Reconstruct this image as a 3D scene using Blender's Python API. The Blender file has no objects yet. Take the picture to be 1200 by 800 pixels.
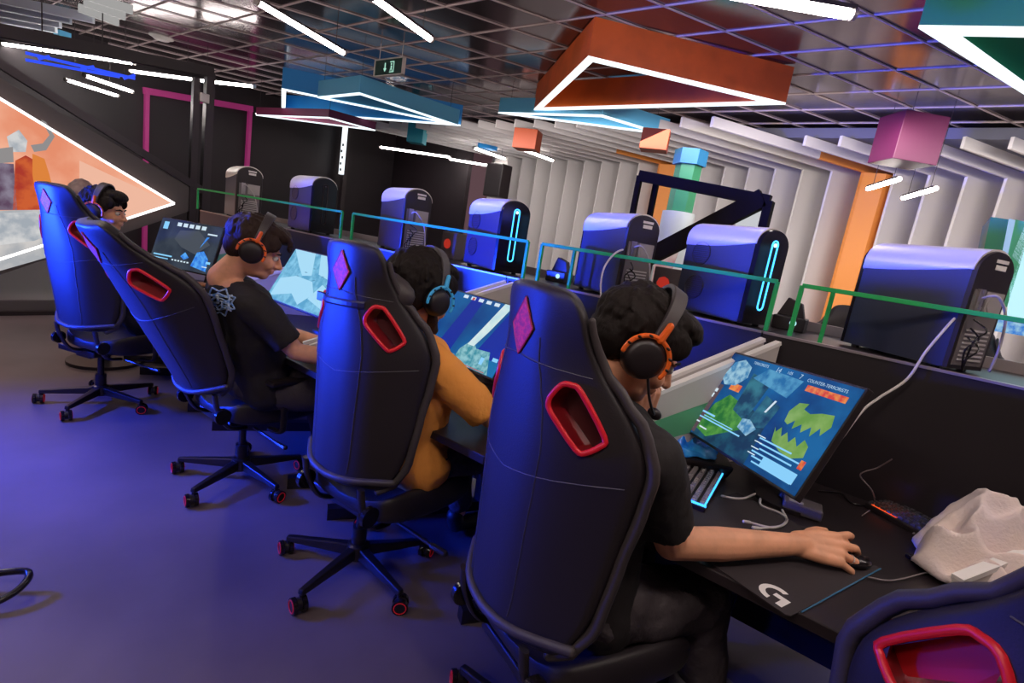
import bpy, bmesh, math, random
from mathutils import Vector, Matrix, noise
random.seed(7)
C = bpy.context.scene.collection
PI = math.pi
V = Vector

# ---------------------------------------------------------------- camera
FPX = 610.0
def _n(v): return v.normalized()
_D = _n(V((-496, 3100, FPX)))
_B = V((-805, -250, FPX)); _B = _n(_B - _B.dot(_D) * _D); _Y = _B.cross(_D)
if _Y.x < 0: _Y = -_Y
_B = -_B
CAM_H = 1.45
def _ray(px, py):
    v = V((px - 600, py - 400, FPX)); return V((v.dot(_B), v.dot(_Y), -v.dot(_D)))
def at_z(px, py, z): r = _ray(px, py); return V((0, 0, CAM_H)) + r * ((z - CAM_H) / r.z)
def at_y(px, py, y): r = _ray(px, py); return V((0, 0, CAM_H)) + r * (y / r.y)
def at_x(px, py, x): r = _ray(px, py); return V((0, 0, CAM_H)) + r * (x / r.x)
cam = bpy.data.cameras.new('camera'); cam.sensor_width = 36; cam.lens = FPX / 1200 * 36
cam.clip_start = 0.02
co = bpy.data.objects.new('camera', cam); C.objects.link(co)
rx = V((_B.x, _Y.x, -_D.x)); dn = V((_B.y, _Y.y, -_D.y)); fw = V((_B.z, _Y.z, -_D.z))
m = Matrix((( rx.x, -dn.x, -fw.x), (rx.y, -dn.y, -fw.y), (rx.z, -dn.z, -fw.z))).to_4x4()
m.translation = (0, 0, CAM_H); co.matrix_world = m
bpy.context.scene.camera = co

# ---------------------------------------------------------------- materials
MATS = {}
def mat(name, col=(.5, .5, .5), rough=.5, metal=0, emit=None, es=1.0, bump=0, bscale=40, vary=0, vscale=8,
        col2=None, coat=0, alpha=1, trans=0, spec=.5, sheen=0, bdist=.01, detail=4, stretch=None):
    if name in MATS: return MATS[name]
    mt = bpy.data.materials.new(name); mt.use_nodes = True; MATS[name] = mt
    nt = mt.node_tree; b = nt.nodes['Principled BSDF']
    b.inputs['Base Color'].default_value = (*col, 1); b.inputs['Roughness'].default_value = rough
    b.inputs['Metallic'].default_value = metal; b.inputs['Coat Weight'].default_value = coat
    b.inputs['Specular IOR Level'].default_value = spec
    b.inputs['Sheen Weight'].default_value = sheen
    b.inputs['Transmission Weight'].default_value = trans
    if emit is not None:
        b.inputs['Emission Color'].default_value = (*emit, 1); b.inputs['Emission Strength'].default_value = es
    if bump or vary or col2:
        tc = nt.nodes.new('ShaderNodeTexCoord')
        src = tc.outputs['Object']
        if stretch:
            mp = nt.nodes.new('ShaderNodeMapping'); mp.inputs['Scale'].default_value = stretch
            nt.links.new(src, mp.inputs[0]); src = mp.outputs[0]
    if bump:
        n = nt.nodes.new('ShaderNodeTexNoise'); n.inputs['Scale'].default_value = bscale; n.inputs['Detail'].default_value = detail
        nt.links.new(src, n.inputs['Vector'])
        bp = nt.nodes.new('ShaderNodeBump'); bp.inputs['Strength'].default_value = bump; bp.inputs['Distance'].default_value = bdist
        nt.links.new(n.outputs['Fac'], bp.inputs['Height']); nt.links.new(bp.outputs[0], b.inputs['Normal'])
    if vary or col2:
        n = nt.nodes.new('ShaderNodeTexNoise'); n.inputs['Scale'].default_value = vscale; n.inputs['Detail'].default_value = 5
        nt.links.new(src, n.inputs['Vector'])
        r = nt.nodes.new('ShaderNodeValToRGB')
        cb = emit if emit is not None else col
        c2 = col2 or tuple(min(1, c * (1 + vary)) for c in cb); c1 = cb if col2 else tuple(c * (1 - vary) for c in cb)
        r.color_ramp.elements[0].position = .38; r.color_ramp.elements[1].position = .62
        r.color_ramp.elements[0].color = (*c1, 1); r.color_ramp.elements[1].color = (*c2, 1)
        nt.links.new(n.outputs['Fac'], r.inputs[0])
        nt.links.new(r.outputs[0], b.inputs['Emission Color' if emit is not None else 'Base Color'])
    return mt
def glow(name, col, s, **k): return mat(name, (.008, .008, .008), .5, 0, emit=col, es=s, spec=.05, **k)
TUBE2 = None

# ---------------------------------------------------------------- mesh builder
def frame_of(d, hint=V((0, 0, 1))):
    d = d.normalized(); a = d.cross(hint)
    if a.length < 1e-4: a = d.cross(V((0, 1, 0)))
    a.normalize(); return d, a, d.cross(a).normalized()
class MB:
    def __init__(s): s.v = []; s.f = []; s.m = []; s.mi = 0
    def add(s, vs, fs):
        o = len(s.v); s.v += [tuple(v) for v in vs]; s.f += [tuple(i + o for i in f) for f in fs]; s.m += [s.mi] * len(fs); return s
    def box(s, c, size, R=None):
        x, y, z = [a / 2 for a in size]; c = V(c)
        vs = [V((i, j, k)) for i in (-x, x) for j in (-y, y) for k in (-z, z)]
        if R is not None: vs = [R @ v for v in vs]
        return s.add([c + v for v in vs], [(0, 1, 3, 2), (4, 6, 7, 5), (0, 4, 5, 1), (2, 3, 7, 6), (0, 2, 6, 4), (1, 5, 7, 3)])
    def bar(s, p0, p1, w, h, hint=V((0, 0, 1))):
        p0, p1 = V(p0), V(p1); d, a, b = frame_of(p1 - p0, hint)
        vs = [p + a * i * w / 2 + b * j * h / 2 for p in (p0, p1) for i, j in ((-1, -1), (1, -1), (1, 1), (-1, 1))]
        return s.add(vs, [(0, 3, 2, 1), (4, 5, 6, 7), (0, 1, 5, 4), (1, 2, 6, 5), (2, 3, 7, 6), (3, 0, 4, 7)])
    def rings(s, rings, caps=True, closed=False):
        n = len(rings[0]); vs = [p for r in rings for p in r]; fs = []
        k = len(rings)
        for i in range(k if closed else k - 1):
            a, b = i * n, ((i + 1) % k) * n
            for j in range(n): fs.append((a + j, a + (j + 1) % n, b + (j + 1) % n, b + j))
        if caps and not closed: fs.append(tuple(range(n))[::-1]); fs.append(tuple(range((k - 1) * n, k * n)))
        return s.add(vs, fs)
    def tube(s, pts, rad, seg=8, caps=True, round_=False, closed=False, flat=None, hint=None):
        pts = [V(p) for p in pts]; n = len(pts)
        if not hasattr(rad, '__len__'): rad = [rad] * n
        rad = list(rad)
        if round_:
            d0 = (pts[0] - pts[1]).normalized(); d1 = (pts[-1] - pts[-2]).normalized(); P = []; Rr = []
            for a in (80, 60, 35, 15):
                P.append(pts[0] + d0 * rad[0] * math.sin(math.radians(a))); Rr.append(rad[0] * math.cos(math.radians(a)))
            P += pts; Rr += rad
            for a in (15, 35, 60, 80):
                P.append(pts[-1] + d1 * rad[-1] * math.sin(math.radians(a))); Rr.append(rad[-1] * math.cos(math.radians(a)))
            pts, rad, n = P, Rr, len(P)
        rings = []; pa = None
        for i, p in enumerate(pts):
            if closed: d = pts[(i + 1) % n] - pts[i - 1]
            else: d = pts[min(i + 1, n - 1)] - pts[max(i - 1, 0)]
            if d.length < 1e-9: d = V((0, 0, 1))
            d.normalize()
            if pa is None:
                _, pa, pb = frame_of(d, hint or V((0, 0, 1)))
            else:
                pa = pa - d * pa.dot(d)
                if pa.length < 1e-6: pa = frame_of(d)[1]
                pa.normalize()
            pb = d.cross(pa)
            fl = flat or 1
            rings.append([p + (pa * math.cos(t) + pb * math.sin(t) * fl) * rad[i] for t in [2 * PI * k / seg for k in range(seg)]])
        return s.rings(rings, caps, closed)
    def cyl(s, p0, p1, r, r1=None, seg=16): return s.tube([p0, p1], [r, r if r1 is None else r1], seg)
    def ell(s, c, r, R=None, seg=16, nr=10):
        c = V(c); r = r if hasattr(r, '__len__') else (r, r, r); vs = []; fs = []
        for i in range(1, nr):
            a = PI * i / nr
            for j in range(seg):
                b = 2 * PI * j / seg; p = V((r[0] * math.sin(a) * math.cos(b), r[1] * math.sin(a) * math.sin(b), r[2] * math.cos(a)))
                vs.append(c + (R @ p if R is not None else p))
        t = V((0, 0, r[2])); t = R @ t if R is not None else t
        vs += [c + t, c - t]; T = len(vs) - 2
        for i in range(nr - 2):
            for j in range(seg): fs.append((i * seg + j, (i + 1) * seg + j, (i + 1) * seg + (j + 1) % seg, i * seg + (j + 1) % seg))
        for j in range(seg): fs.append((T, j, (j + 1) % seg)); q = (nr - 2) * seg; fs.append((T + 1, q + (j + 1) % seg, q + j))
        return s.add(vs, fs)
    def prism(s, poly, ext):
        poly = [V(p) for p in poly]; e = V(ext); n = len(poly)
        vs = poly + [p + e for p in poly]
        return s.add(vs, [tuple(range(n))[::-1], tuple(range(n, 2 * n))] + [(i, (i + 1) % n, n + (i + 1) % n, n + i) for i in range(n)])
    def face(s, poly): return s.add([V(p) for p in poly], [tuple(range(len(poly)))])
    def mesh(s, name='m', mats=()):
        me = bpy.data.meshes.new(name); me.from_pydata(s.v, [], s.f)
        for x in mats: me.materials.append(x)
        me.polygons.foreach_set('material_index', s.m)
        bm = bmesh.new(); bm.from_mesh(me); bmesh.ops.recalc_face_normals(bm, faces=bm.faces); bm.to_mesh(me); bm.free()
        me.update(); return me
    def build(s, name, mats, parent=None, smooth=None, bevel=0, sub=0):
        if not hasattr(mats, '__len__'): mats = [mats]
        me = s.mesh(name, mats)
        return link(name, me, parent, smooth, bevel, sub)
def link(name, me, parent=None, smooth=None, bevel=0, sub=0):
    o = bpy.data.objects.new(name, me); C.objects.link(o)
    if smooth:
        me.shade_smooth()
        if smooth is not True: me.set_sharp_from_angle(angle=math.radians(smooth))
    if parent: o.parent = parent
    if bevel:
        b = o.modifiers.new('b', 'BEVEL'); b.width = bevel; b.segments = 2; b.limit_method = 'ANGLE'; b.harden_normals = False
    if sub:
        u = o.modifiers.new('s', 'SUBSURF'); u.levels = u.render_levels = sub
    return o
def applied(o_or_mesh, mods):
    me = o_or_mesh; o = bpy.data.objects.new('tmp', me); C.objects.link(o)
    for kind, props in mods:
        md = o.modifiers.new('x', kind)
        for k, v in props.items(): setattr(md, k, v)
    dg = bpy.context.evaluated_depsgraph_get(); dg.update()
    r = bpy.data.meshes.new_from_object(o.evaluated_get(dg), depsgraph=dg)
    bpy.data.objects.remove(o); return r
TEX = {}
def clouds(sz):
    if sz not in TEX:
        t = bpy.data.textures.new('c%g' % sz, 'CLOUDS'); t.noise_scale = sz; t.noise_depth = 3; TEX[sz] = t
    return TEX[sz]
def skin(mb, name, mats, vox=.006, smooth=4, disp=None, parent=None):
    me = mb.mesh(name, [])
    mods = [('REMESH', dict(mode='VOXEL', voxel_size=vox, use_smooth_shade=True)), ('SMOOTH', dict(iterations=smooth, factor=.5))]
    if disp: mods.append(('DISPLACE', dict(texture=clouds(disp[0]), strength=disp[1], mid_level=.5)))
    r = applied(me, mods); r.name = name
    r.materials.clear()
    for x in (mats if hasattr(mats, '__len__') else [mats]): r.materials.append(x)
    r.shade_smooth(); o = bpy.data.objects.new(name, r); C.objects.link(o)
    if parent: o.parent = parent
    return o
def empty(name, loc, rz=0):
    o = bpy.data.objects.new(name, None); o.empty_display_size = .1; C.objects.link(o); o.location = loc; o.rotation_euler = (0, 0, rz); return o
def tag(o, label, cat, group=None, kind=None):
    if label: o['label'] = label
    if cat: o['category'] = cat
    if group: o['group'] = group
    if kind: o['kind'] = kind
    return o
def struct(o, label=None):
    o['kind'] = 'structure'
    if label: o['label'] = label
    return o
def text_mesh(txt, size, M, mb):
    cu = bpy.data.curves.new('t', 'FONT'); cu.body = txt; cu.size = size; cu.align_x = 'CENTER'; cu.align_y = 'CENTER'
    o = bpy.data.objects.new('t', cu); C.objects.link(o)
    dg = bpy.context.evaluated_depsgraph_get(); dg.update()
    me = bpy.data.meshes.new_from_object(o.evaluated_get(dg), depsgraph=dg)
    mb.add([M @ v.co for v in me.vertices], [tuple(p.vertices) for p in me.polygons])
    bpy.data.objects.remove(o); bpy.data.curves.remove(cu); bpy.data.meshes.remove(me)
def arc(c, a, b, r, t0, t1, n=12):
    return [V(c) + V(a) * r * math.cos(t0 + (t1 - t0) * i / n) + V(b) * r * math.sin(t0 + (t1 - t0) * i / n) for i in range(n + 1)]
def smooth_path(pts, n=6):
    pts = [V(p) for p in pts]; out = []
    for i in range(len(pts) - 1):
        p0 = pts[max(i - 1, 0)]; p1 = pts[i]; p2 = pts[i + 1]; p3 = pts[min(i + 2, len(pts) - 1)]
        for k in range(n):
            t = k / n; out.append(.5 * ((2 * p1) + (-p0 + p2) * t + (2 * p0 - 5 * p1 + 4 * p2 - p3) * t * t + (-p0 + 3 * p1 - 3 * p2 + p3) * t ** 3))
    out.append(pts[-1]); return out
BLACK = mat('black_plastic', (.018, .012, .014), .42)
BLACKG = mat('black_gloss', (.012, .009, .011), .18)
LEATHER = mat('black_leather', (.02, .0145, .018), .5, bump=.25, bscale=260, bdist=.002)
LEATHERS = mat('grey_black_leather', (.055, .043, .047), .5, bump=.2, bscale=260, bdist=.002)
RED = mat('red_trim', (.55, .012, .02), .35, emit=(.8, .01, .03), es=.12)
REDIN = mat('red_slot_lining', (.2, .006, .01), .4)
EMBLEM = mat('red_embroidery', (.85, .02, .012), .6, vary=.35, vscale=120)
METAL = mat('dark_metal', (.06, .05, .055), .35, .8)
SILVER = mat('silver_metal', (.55, .5, .48), .3, .9)
WHITE = mat('white_paint', (.72, .67, .64), .5)
DARKM = mat('matte_dark', (.03, .02, .023), .6)
GREENM = mat('green_paint', (.03, .45, .13), .55, spec=.25)
TUBE = glow('tube_light', (1, .93, .88), 36)
EDGE = glow('led_edge', (.84, .95, 1), 1.5)
# ================================================================ room
CEIL = 3.45
fl = MB().box((-3, 3.5, -.05), (24, 16, .1)).build('floor', mat('floor_vinyl', (.15, .112, .122), .45, bump=.05, bscale=3, vary=.16, vscale=1.3))
struct(fl)
cm = mat('ceiling_panel', (.26, .21, .225), .17, .9, bump=.1, bscale=1.2, bdist=.03, vary=.2, vscale=.8)
struct(MB().box((-3, 3.5, CEIL + .05), (24, 16, .1)).build('ceiling', cm))
# ceiling joints: rows along the desks, columns at sixty degrees to them
g = MB(); k = 2.0
y0 = 2.09 * k
dy = .288 * k
for i in range(-18, 12):
    y = y0 + i * dy
    if -4 < y < 9: g.box((-3, y, CEIL - .005), (18, .014, .01))
d60 = V((math.cos(math.radians(61)), math.sin(math.radians(61)), 0))
dx = .265 * k
for i in range(-30, 22):
    p = V((-.596 * k + i * dx, 2.944 * k, CEIL - .008)); a = p - d60 * 9; b = p + d60 * 3.6
    g.bar(a, b, .014, .01)
struct(g.build('trim_1', mat('ceiling_joint', (.62, .5, .5), .6)))
# slatted white wall: folded fins that turn onto the ceiling
WY = 8.82
wm = mat('slat_white', (.74, .7, .69), .6); om = mat('slat_orange', (.85, .30, .06), .55)
w = MB(); w.mi = 0
w.box((.5, WY + .75, CEIL / 2), (18, .1, CEIL))
x0 = at_y(1176, 211, WY).x; sp = .375
for i in range(-3, 23):
    x = x0 - i * sp; org = i in (4, 12)
    w.mi = 1 if org else 0
    back = V((x, WY, 0)) + V((.5, .866, 0)) * .78
    yf = 7.3 if x > -.7 else 6.45
    fr = V((x, WY, 0)) - V((.5, .866, 0)) * ((WY - yf) / .866)
    nrm = V((.866, -.5, 0)) * (.035 if not org else .05)
    p = V((x, WY, 0))
    if org:
        m1 = V((x, WY, 0)) - V((.5, .866, 0)) * .9
        w.mi = 1; w.prism([p, back, V((back.x, back.y, 3.22)), V((m1.x, m1.y, 3.22)), V((m1.x, m1.y, 3.1)), V((p.x, p.y, 3.1))], nrm)
        w.mi = 0; w.prism([V((m1.x, m1.y, 3.22)), V((fr.x, fr.y, 3.22)), V((fr.x, fr.y, 3.1)), V((m1.x, m1.y, 3.1))], nrm); w.mi = 1
    else: w.prism([p, back, V((back.x, back.y, 3.22)), V((fr.x, fr.y, 3.22)), V((fr.x, fr.y, 3.1)), V((p.x, p.y, 3.1))], nrm)
    if org:
        w.prism([p + V((.866, -.5, 0)) * .05, back + V((.866, -.5, 0)) * .05, V((x + sp * .9 + .39, WY + .68, 0)), V((x + sp * .8, WY + .0, 0))], (0, 0, 3.1))
w.mi = 2; w.box((.5, 8.3, 3.30), (18, 1.6, .12)); struct(w.build('wall_back', [wm, om, mat('soffit_grey', (.12, .12, .16), .5)], bevel=.006))
dk = mat('dark_wall', (.013, .007, .010), .55, vary=.2, vscale=1)
struct(MB().box((-9.6, WY - .2, CEIL / 2), (2.6, .12, CEIL)).build('wall_back_dark', dk))
struct(MB().box((-10.9, 2.4, CEIL / 2), (.12, 13, CEIL)).build('wall_left', dk))
struct(MB().box((8.4, 3.5, CEIL / 2), (.12, 13, CEIL)).build('wall_right', wm))
struct(MB().box((-1.2, -4.0, CEIL / 2), (19.2, .12, CEIL)).build('wall_front', dk))

# pink outline frame on the left dark wall
X = -10.8
pk = mat('pink_paint', (.34, .03, .16), .5, emit=(.5, .03, .22), es=.22)
p1, p2, p3, p4 = at_x(172, 107, X), at_x(293, 127, X), at_x(288, 215, X), at_x(171, 196, X)
p3.z = p4.z = .1; 
f = MB(); f.bar(p4, p1, .1, .06); f.bar(p1 - V((0, .05, 0)), p2 + V((0, .05, 0)), .06, .1); f.bar(p2, p3, .1, .06)
tag(f.build('wall_frame', pk), 'magenta outline frame on the dark wall behind the far towers', 'wall decoration')

# tubes of light
def tube_light(a, b, z, label, wires=True, r=.024, zb=None):
    A = at_z(*a, z); B = at_z(*b, zb if zb else z); d = (B - A).normalized(); n = V((0, 0, 1))
    root = empty('tube_lamp', (A + B) / 2); o = (A + B) / 2; A -= o; B -= o
    t = MB(); t.tube([A + d * .03, B - d * .03], r, 12); t.build('light_tube', TUBE, root, smooth=40)
    h = MB(); h.bar(A + n * r * .9, B + n * r * .9, r * 1.9, r * .8)
    h.build('housing', METAL, root)
    for P in (A, B):
        e = MB(); e.tube([P - d * .012, P + d * .012 * 1], r * 1.12, 12); e.build('end_cap', SILVER, root, smooth=40)
    if wires:
        for P in (A + d * .12, B - d * .12):
            wr = MB(); wr.cyl(P + n * r, V((P.x, P.y, CEIL - o.z)), .003, seg=6); wr.build('suspension_wire', DARKM, root)
    tag(root, label, 'ceiling lamp', 'hanging tube lamps'); return root
tube_light((301, 2), (403, 62), 2.95, 'long hanging white light tube above the second player, left of the upper middle')
tube_light((436, -4), (505, 46), 2.95, 'bright hanging light tube cut by the top edge, right of the long left tube')
tube_light((828, -13), (1000, 17), 2.95, 'large white light tube beside the green triangle frame at the top edge', r=.03)
tube_light((3, 51), (157, 74), 3.0, 'long white tube at far left under the dark goal-shaped beam')
tube_light((153, 83), (228, 93), 3.0, 'middle white tube in the line under the dark goal-shaped beam')
tube_light((234, 94), (298, 101), 3.0, 'right-hand white tube behind the two dark posts')
tube_light((77, 93), (138, 112), 2.6, 'lower of the two short tubes hanging over the big picture screen')
tube_light((99, 88), (155, 107), 2.6, 'upper of the two short tubes hanging over the big picture screen')
tube_light((445, 172), (528, 184), 2.9, 'left tube of the pair hanging in front of the dark back wall')
tube_light((526, 186), (605, 199), 2.9, 'right tube of the pair hanging in front of the dark back wall')
tube_light((555, 173), (592, 186), 2.95, 'short tube above the pair by the dark back wall')
tube_light((613, 175), (648, 188), 2.95, 'short tube hanging before the pale slat wall under the blue triangle')
tube_light((1017, 221), (1053, 210), 2.6, 'small tube left of the two under the magenta box')
tube_light((1058, 232), (1096, 221), 2.6, 'small tube right of the two under the magenta box')
tube_light((300, 133), (384, 138), 2.9, 'thin dim tube line under the blue frame at left', r=.014, wires=False)

# triangle frames hanging under the ceiling
def tri_frame(pts, zb, ztop, col, label, band=.05, th=.03, inner=None, top=None):
    P = [at_z(*p, zb) if isinstance(p, tuple) else V(p) for p in pts]
    c = sum(P, V()) / len(P); n = len(P)
    root = empty('triangle_lamp', (c.x, c.y, zb)); P = [V((p.x - c.x, p.y - c.y, 0)) for p in P]
    area = sum(P[i].x * P[(i + 1) % n].y - P[(i + 1) % n].x * P[i].y for i in range(n))
    if area < 0: P = P[::-1]
    def inset(d):
        out = []
        for i in range(n):
            a, b, e = P[i - 1], P[i], P[(i + 1) % n]
            d1 = (b - a).normalized(); d2 = (e - b).normalized(); n1 = V((-d1.y, d1.x, 0)); n2 = V((-d2.y, d2.x, 0))
            q = 1 + n1.dot(n2); out.append(b + (n1 + n2) * (d / max(q, .12)))
        return out
    I = inset(th); J = inset(band); h = ztop - zb
    up = lambda L, z: [p + V((0, 0, z)) for p in L]
    a = MB()
    for i in range(n):
        j = (i + 1) % n
        a.add([P[i], P[j], I[j], I[i]] + [q + V((0, 0, h)) for q in (P[i], P[j], I[j], I[i])],
              [(0, 3, 2, 1), (4, 5, 6, 7), (0, 1, 5, 4), (1, 2, 6, 5), (2, 3, 7, 6), (3, 0, 4, 7)])
    a.build('side_panel', col, root)
    b = MB()
    for i in range(n):
        j = (i + 1) % n
        q = [P[i], P[j], J[j], J[i]]
        b.add([x + V((0, 0, -.02)) for x in q] + [x + V((0, 0, -.001)) for x in q], [(0, 3, 2, 1), (4, 5, 6, 7), (0, 1, 5, 4), (1, 2, 6, 5), (2, 3, 7, 6), (3, 0, 4, 7)])
    b.build('light_edge', EDGE, root)
    if ztop < CEIL - .05:
        for p in J: wr = MB(); wr.cyl(p + V((0, 0, .01)), p + V((0, 0, CEIL - zb)), .003, seg=6); wr.build('suspension_wire', DARKM, root)
    tag(root, label, 'ceiling lamp'); return root
OR = mat('orange_panel', (.72, .12, .015), .45, vary=.12, vscale=3); BL = mat('blue_panel', (.02, .22, .55), .45, emit=(.01, .2, .6), es=.1)
BL2 = mat('light_blue_panel', (.13, .52, .85), .45); GR = mat('green_panel', (.012, .22, .11), .45)
tri_frame([(689.5, 65), (625, 128), (921, 120)], 3.12, CEIL - .015, OR, 'big orange triangle frame with a white glowing edge under the ceiling', band=.07)
tri_frame([(1077, 29), (1290, 32), (1300, 170)], 3.08, CEIL - .015, GR, 'green triangle frame with a wide glowing edge cut by the right corner', band=.1)
tri_frame([(330, 103), (330, 131), (540, 146)], 3.02, 3.3, BL, 'deep blue triangle frame at left behind the light blue one', band=.06)
tri_frame([(372, 113), (421, 108), (537, 146)], 2.92, 3.12, BL2, 'light blue thin triangle frame hanging before the deep blue one', band=.04)
tri_frame([(584, 131), (706, 134), (782, 157)], 3.07, 3.25, BL2, 'blue triangle frame under the tip of the big orange triangle', band=.05)
tri_frame([(300, 134), (385, 137), (440, 152)], 2.88, 3.0, mat('plum_panel', (.16, .01, .06), .5), 'plum red thin triangle frame under the blue frames at left', band=.03)
# blocks under the ceiling
def block(poly, Y, depth, col, label, name='ceiling_block', cat='ceiling block', col2=None):
    P = [at_y(*p, Y) for p in poly]; b = MB(); b.prism(P, (0, depth, 0)); o = b.build(name, col, bevel=.004)
    tag(o, label, cat); return o
MG = mat('magenta_panel', (.06, .002, .025), .45); BG = mat('burgundy_panel', (.16, .004, .02), .45); TE = mat('teal_panel', (.03, .4, .5), .45); OB = mat('orange_block', (.4, .06, .012), .5)
def cube_block(a, b, Y, h, w, rot, m1, label):
    # a = pixel of the lower front corner; a box turned by rot standing h high
    A = at_y(*a, Y); R = Matrix.Rotation(math.radians(rot), 3, 'Z')
    o = MB().box((0, 0, 0), (w, w * .8, h), R).build('ceiling_block', m1, bevel=.004); o.location = A + V((0, .2, h / 2)); tag(o, label, 'ceiling block'); return o
cube_block((1055, 187), None, 6.0, .42, .42, 40, MG, 'magenta and burgundy box hanging above two small tubes')
cube_block((607, 172), None, 6.3, .28, .36, 20, OB, 'small orange box right of the short tube near the slat wall')
cube_block((757, 172), None, 5.6, .22, .3, 20, OB, 'small orange box under the blue triangle beside the blue capital')
cube_block((478, 165), None, 6.5, .4, .3, 30, TE, 'teal box hanging above the left tube of the dark wall pair')
cube_block((563, 172), None, 7.6, .2, .3, 10, BL, 'tiny deep blue box left of the small orange box')
cube_block((15, 74), None, 2.2, .22, .26, 10, mat('plum_block', (.2, .03, .1), .6), 'plum box at the far left end of the white tube line')
cube_block((52, 41), None, 2.0, .12, .18, 10, BL2, 'blue box under the pale baffles at the top left')
# blue neon strips behind the left tubes
nb = MB(); 
for a, b in (((30, 62), (158, 92)), ((30, 70), (140, 90)), ((45, 69), (58, 66)), ((95, 80), (110, 78)), ((145, 92), (158, 88))):
    nb.bar(at_x(*a, -8), at_x(*b, -8), .028, .028)
nbo = nb.build('neon_strip', glow('blue_neon', (.03, .08, 1), 1.1))
for px_ in (50, 120): q_ = at_x(px_, 75, -8); MB().bar(q_, V((q_.x, q_.y, CEIL)), .01, .01).build('suspension_wire', DARKM, nbo)
tag(nbo, 'saturated blue neon strips above the two short tubes at left', 'neon light')
# pale baffles top left
bf = mat('pale_baffle', (.8, .86, .95), .5)
for i, (a, b) in enumerate((((-20, -6), (110, 22)), ((-20, 3), (83, 23)), ((-20, 11), (71, 28)), ((-20, 18), (66, 34)), ((-20, 26), (40, 40)))):
    o = MB().bar(at_z(*a, 3.2), at_z(*b, 3.2), .05, .1).build('ceiling_baffle', bf, bevel=.004)
    tag(o, ['longest and topmost', 'second from the top', 'third from the top', 'fourth from the top', 'lowest and shortest'][i] + ' of the pale baffles in the top left corner', 'ceiling baffle', 'pale ceiling baffles')
for i, (a, b) in enumerate((((104, -4), (156, 12)), ((98, 2), (147, 19)), ((92, 9), (139, 26)))):
    o = MB().bar(at_z(*a, 3.25), at_z(*b, 3.25), .05, .09).build('ceiling_baffle', glow('baffle_painted_glow', (.9, .88, .86), .4), bevel=.004)  # own glow stands in for light falling on these baffles
    tag(o, ['upper', 'middle', 'lower'][i] + ' of three short white baffles with painted-in glow at the top left', 'ceiling baffle', 'baffles with painted glow')
# smoke detector
P = at_z(189, 43, CEIL); d = empty('smoke_detector', P); MB().tube([(0, 0, -.012), (0, 0, 0)], .15, 20).build('base', WHITE, d, smooth=40)
MB().tube([(0, 0, -.045), (0, 0, -.02), (0, 0, -.012)], [.09, .12, .135], 20).build('sensor_head', WHITE, d, smooth=40)
tag(d, 'round white smoke detector on the dark ceiling at left', 'smoke detector')
# exit sign
A, Bp = at_y(442, 68, 4.1), at_y(474, 71, 4.1); w_ = (Bp - A).length
e = empty('exit_sign', (A + Bp) / 2 + V((0, 0, -.09)))
MB().box((0, 0, 0), (w_, .03, .17)).build('panel', mat('exit_dark', (.01, .05, .04), .4), e)
fr = MB()
for s in (-1, 1): fr.box((s * w_ / 2, -.005, 0), (.012, .045, .19)); fr.box((0, -.005, s * .09), (w_ + .012, .045, .012)); fr.cyl((s * w_ * .4, 0, .09), (s * w_ * .4, 0, CEIL - e.location.z), .004, seg=6)
fr.build('frame', WHITE, e)
pi = MB(); F = -.017
def P2(x, z): return (x, F, z)
pi.face([P2(-.075, .05), P2(-.055, .05), P2(-.055, -.01), P2(-.035, -.01), P2(-.065, -.05), P2(-.095, -.01), P2(-.075, -.01)])
pi.face([P2(.02, .06), P2(.1, .06), P2(.1, -.06), P2(.02, -.06), P2(.02, -.05), P2(.088, -.05), P2(.088, .05), P2(.02, .05)])
pi.ell((.05, F, .03), (.012, .001, .012)); pi.face([P2(.04, .015), P2(.065, .01), P2(.06, -.02), P2(.078, -.045), P2(.07, -.05), P2(.048, -.022), P2(.035, -.045), P2(.027, -.04), P2(.042, -.012)])
pi.build('pictogram', glow('exit_green', (.5, .95, .75), .8), e)
tag(e, 'small exit sign with arrow and running figure hanging before the blue frame', 'exit sign')

# goal-shaped beam and triangle screen on the left
X = -7.1
tr = empty('truss_frame', at_x(237, 222, X)); o0 = tr.location.copy()
def L(p): return V(p) - o0
ptop = at_x(246, 84, X); pbot = at_x(238, 224, X); pl = at_x(-30, 30, X)
MB().bar(L(V((X, ptop.y, .0))), L(ptop), .09, .09).build('post', METAL, tr)
q1 = at_x(230, 92, X); MB().bar(L(V((X, q1.y, 0))), L(q1), .07, .07).build('post', METAL, tr)
MB().bar(L(pl), L(ptop + V((0, .03, 0))), .1, .11).build('top_beam', DARKM, tr)
MB().bar(L(at_x(-30, 56, X)), L(pbot + V((0, 0, 0))), .08, .08).build('slanted_beam', METAL, tr)
c1 = MB(); c1.box(L((X + .05, (ptop.y + q1.y) / 2, at_x(237, 115, X).z)), (.05, .1, .1)); c1.build('clamp', SILVER, tr, bevel=.004)
tag(tr, 'dark metal frame of a long beam, two posts and a slanted tube at left', 'metal frame')
ts = empty('picture_screen', at_x(100, 250, X + .05)); o0 = ts.location.copy(); X2 = X + .06
A, Bq, Cq, Dq = [at_x(*p, X2) for p in ((-60, 80), (203, 238), (-60, 322), (-60, 200))]
MB().prism([L(at_x(-60, 56, X2 - .05)), L(at_x(232, 225, X2 - .05)), L(at_x(235, 243, X2 - .05)), L(at_x(-60, 342, X2 - .05))], (-.12, 0, 0)).build('housing', mat('housing_grey', (.09, .075, .078), .5), ts)
art = glow('screen_art', (.78, .27, .15), 1.0, col2=(.9, .45, .3), vscale=1.6)
MB().prism([L(A), L(Bq), L(Cq)], (.02, 0, 0)).build('screen', art, ts)
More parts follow.
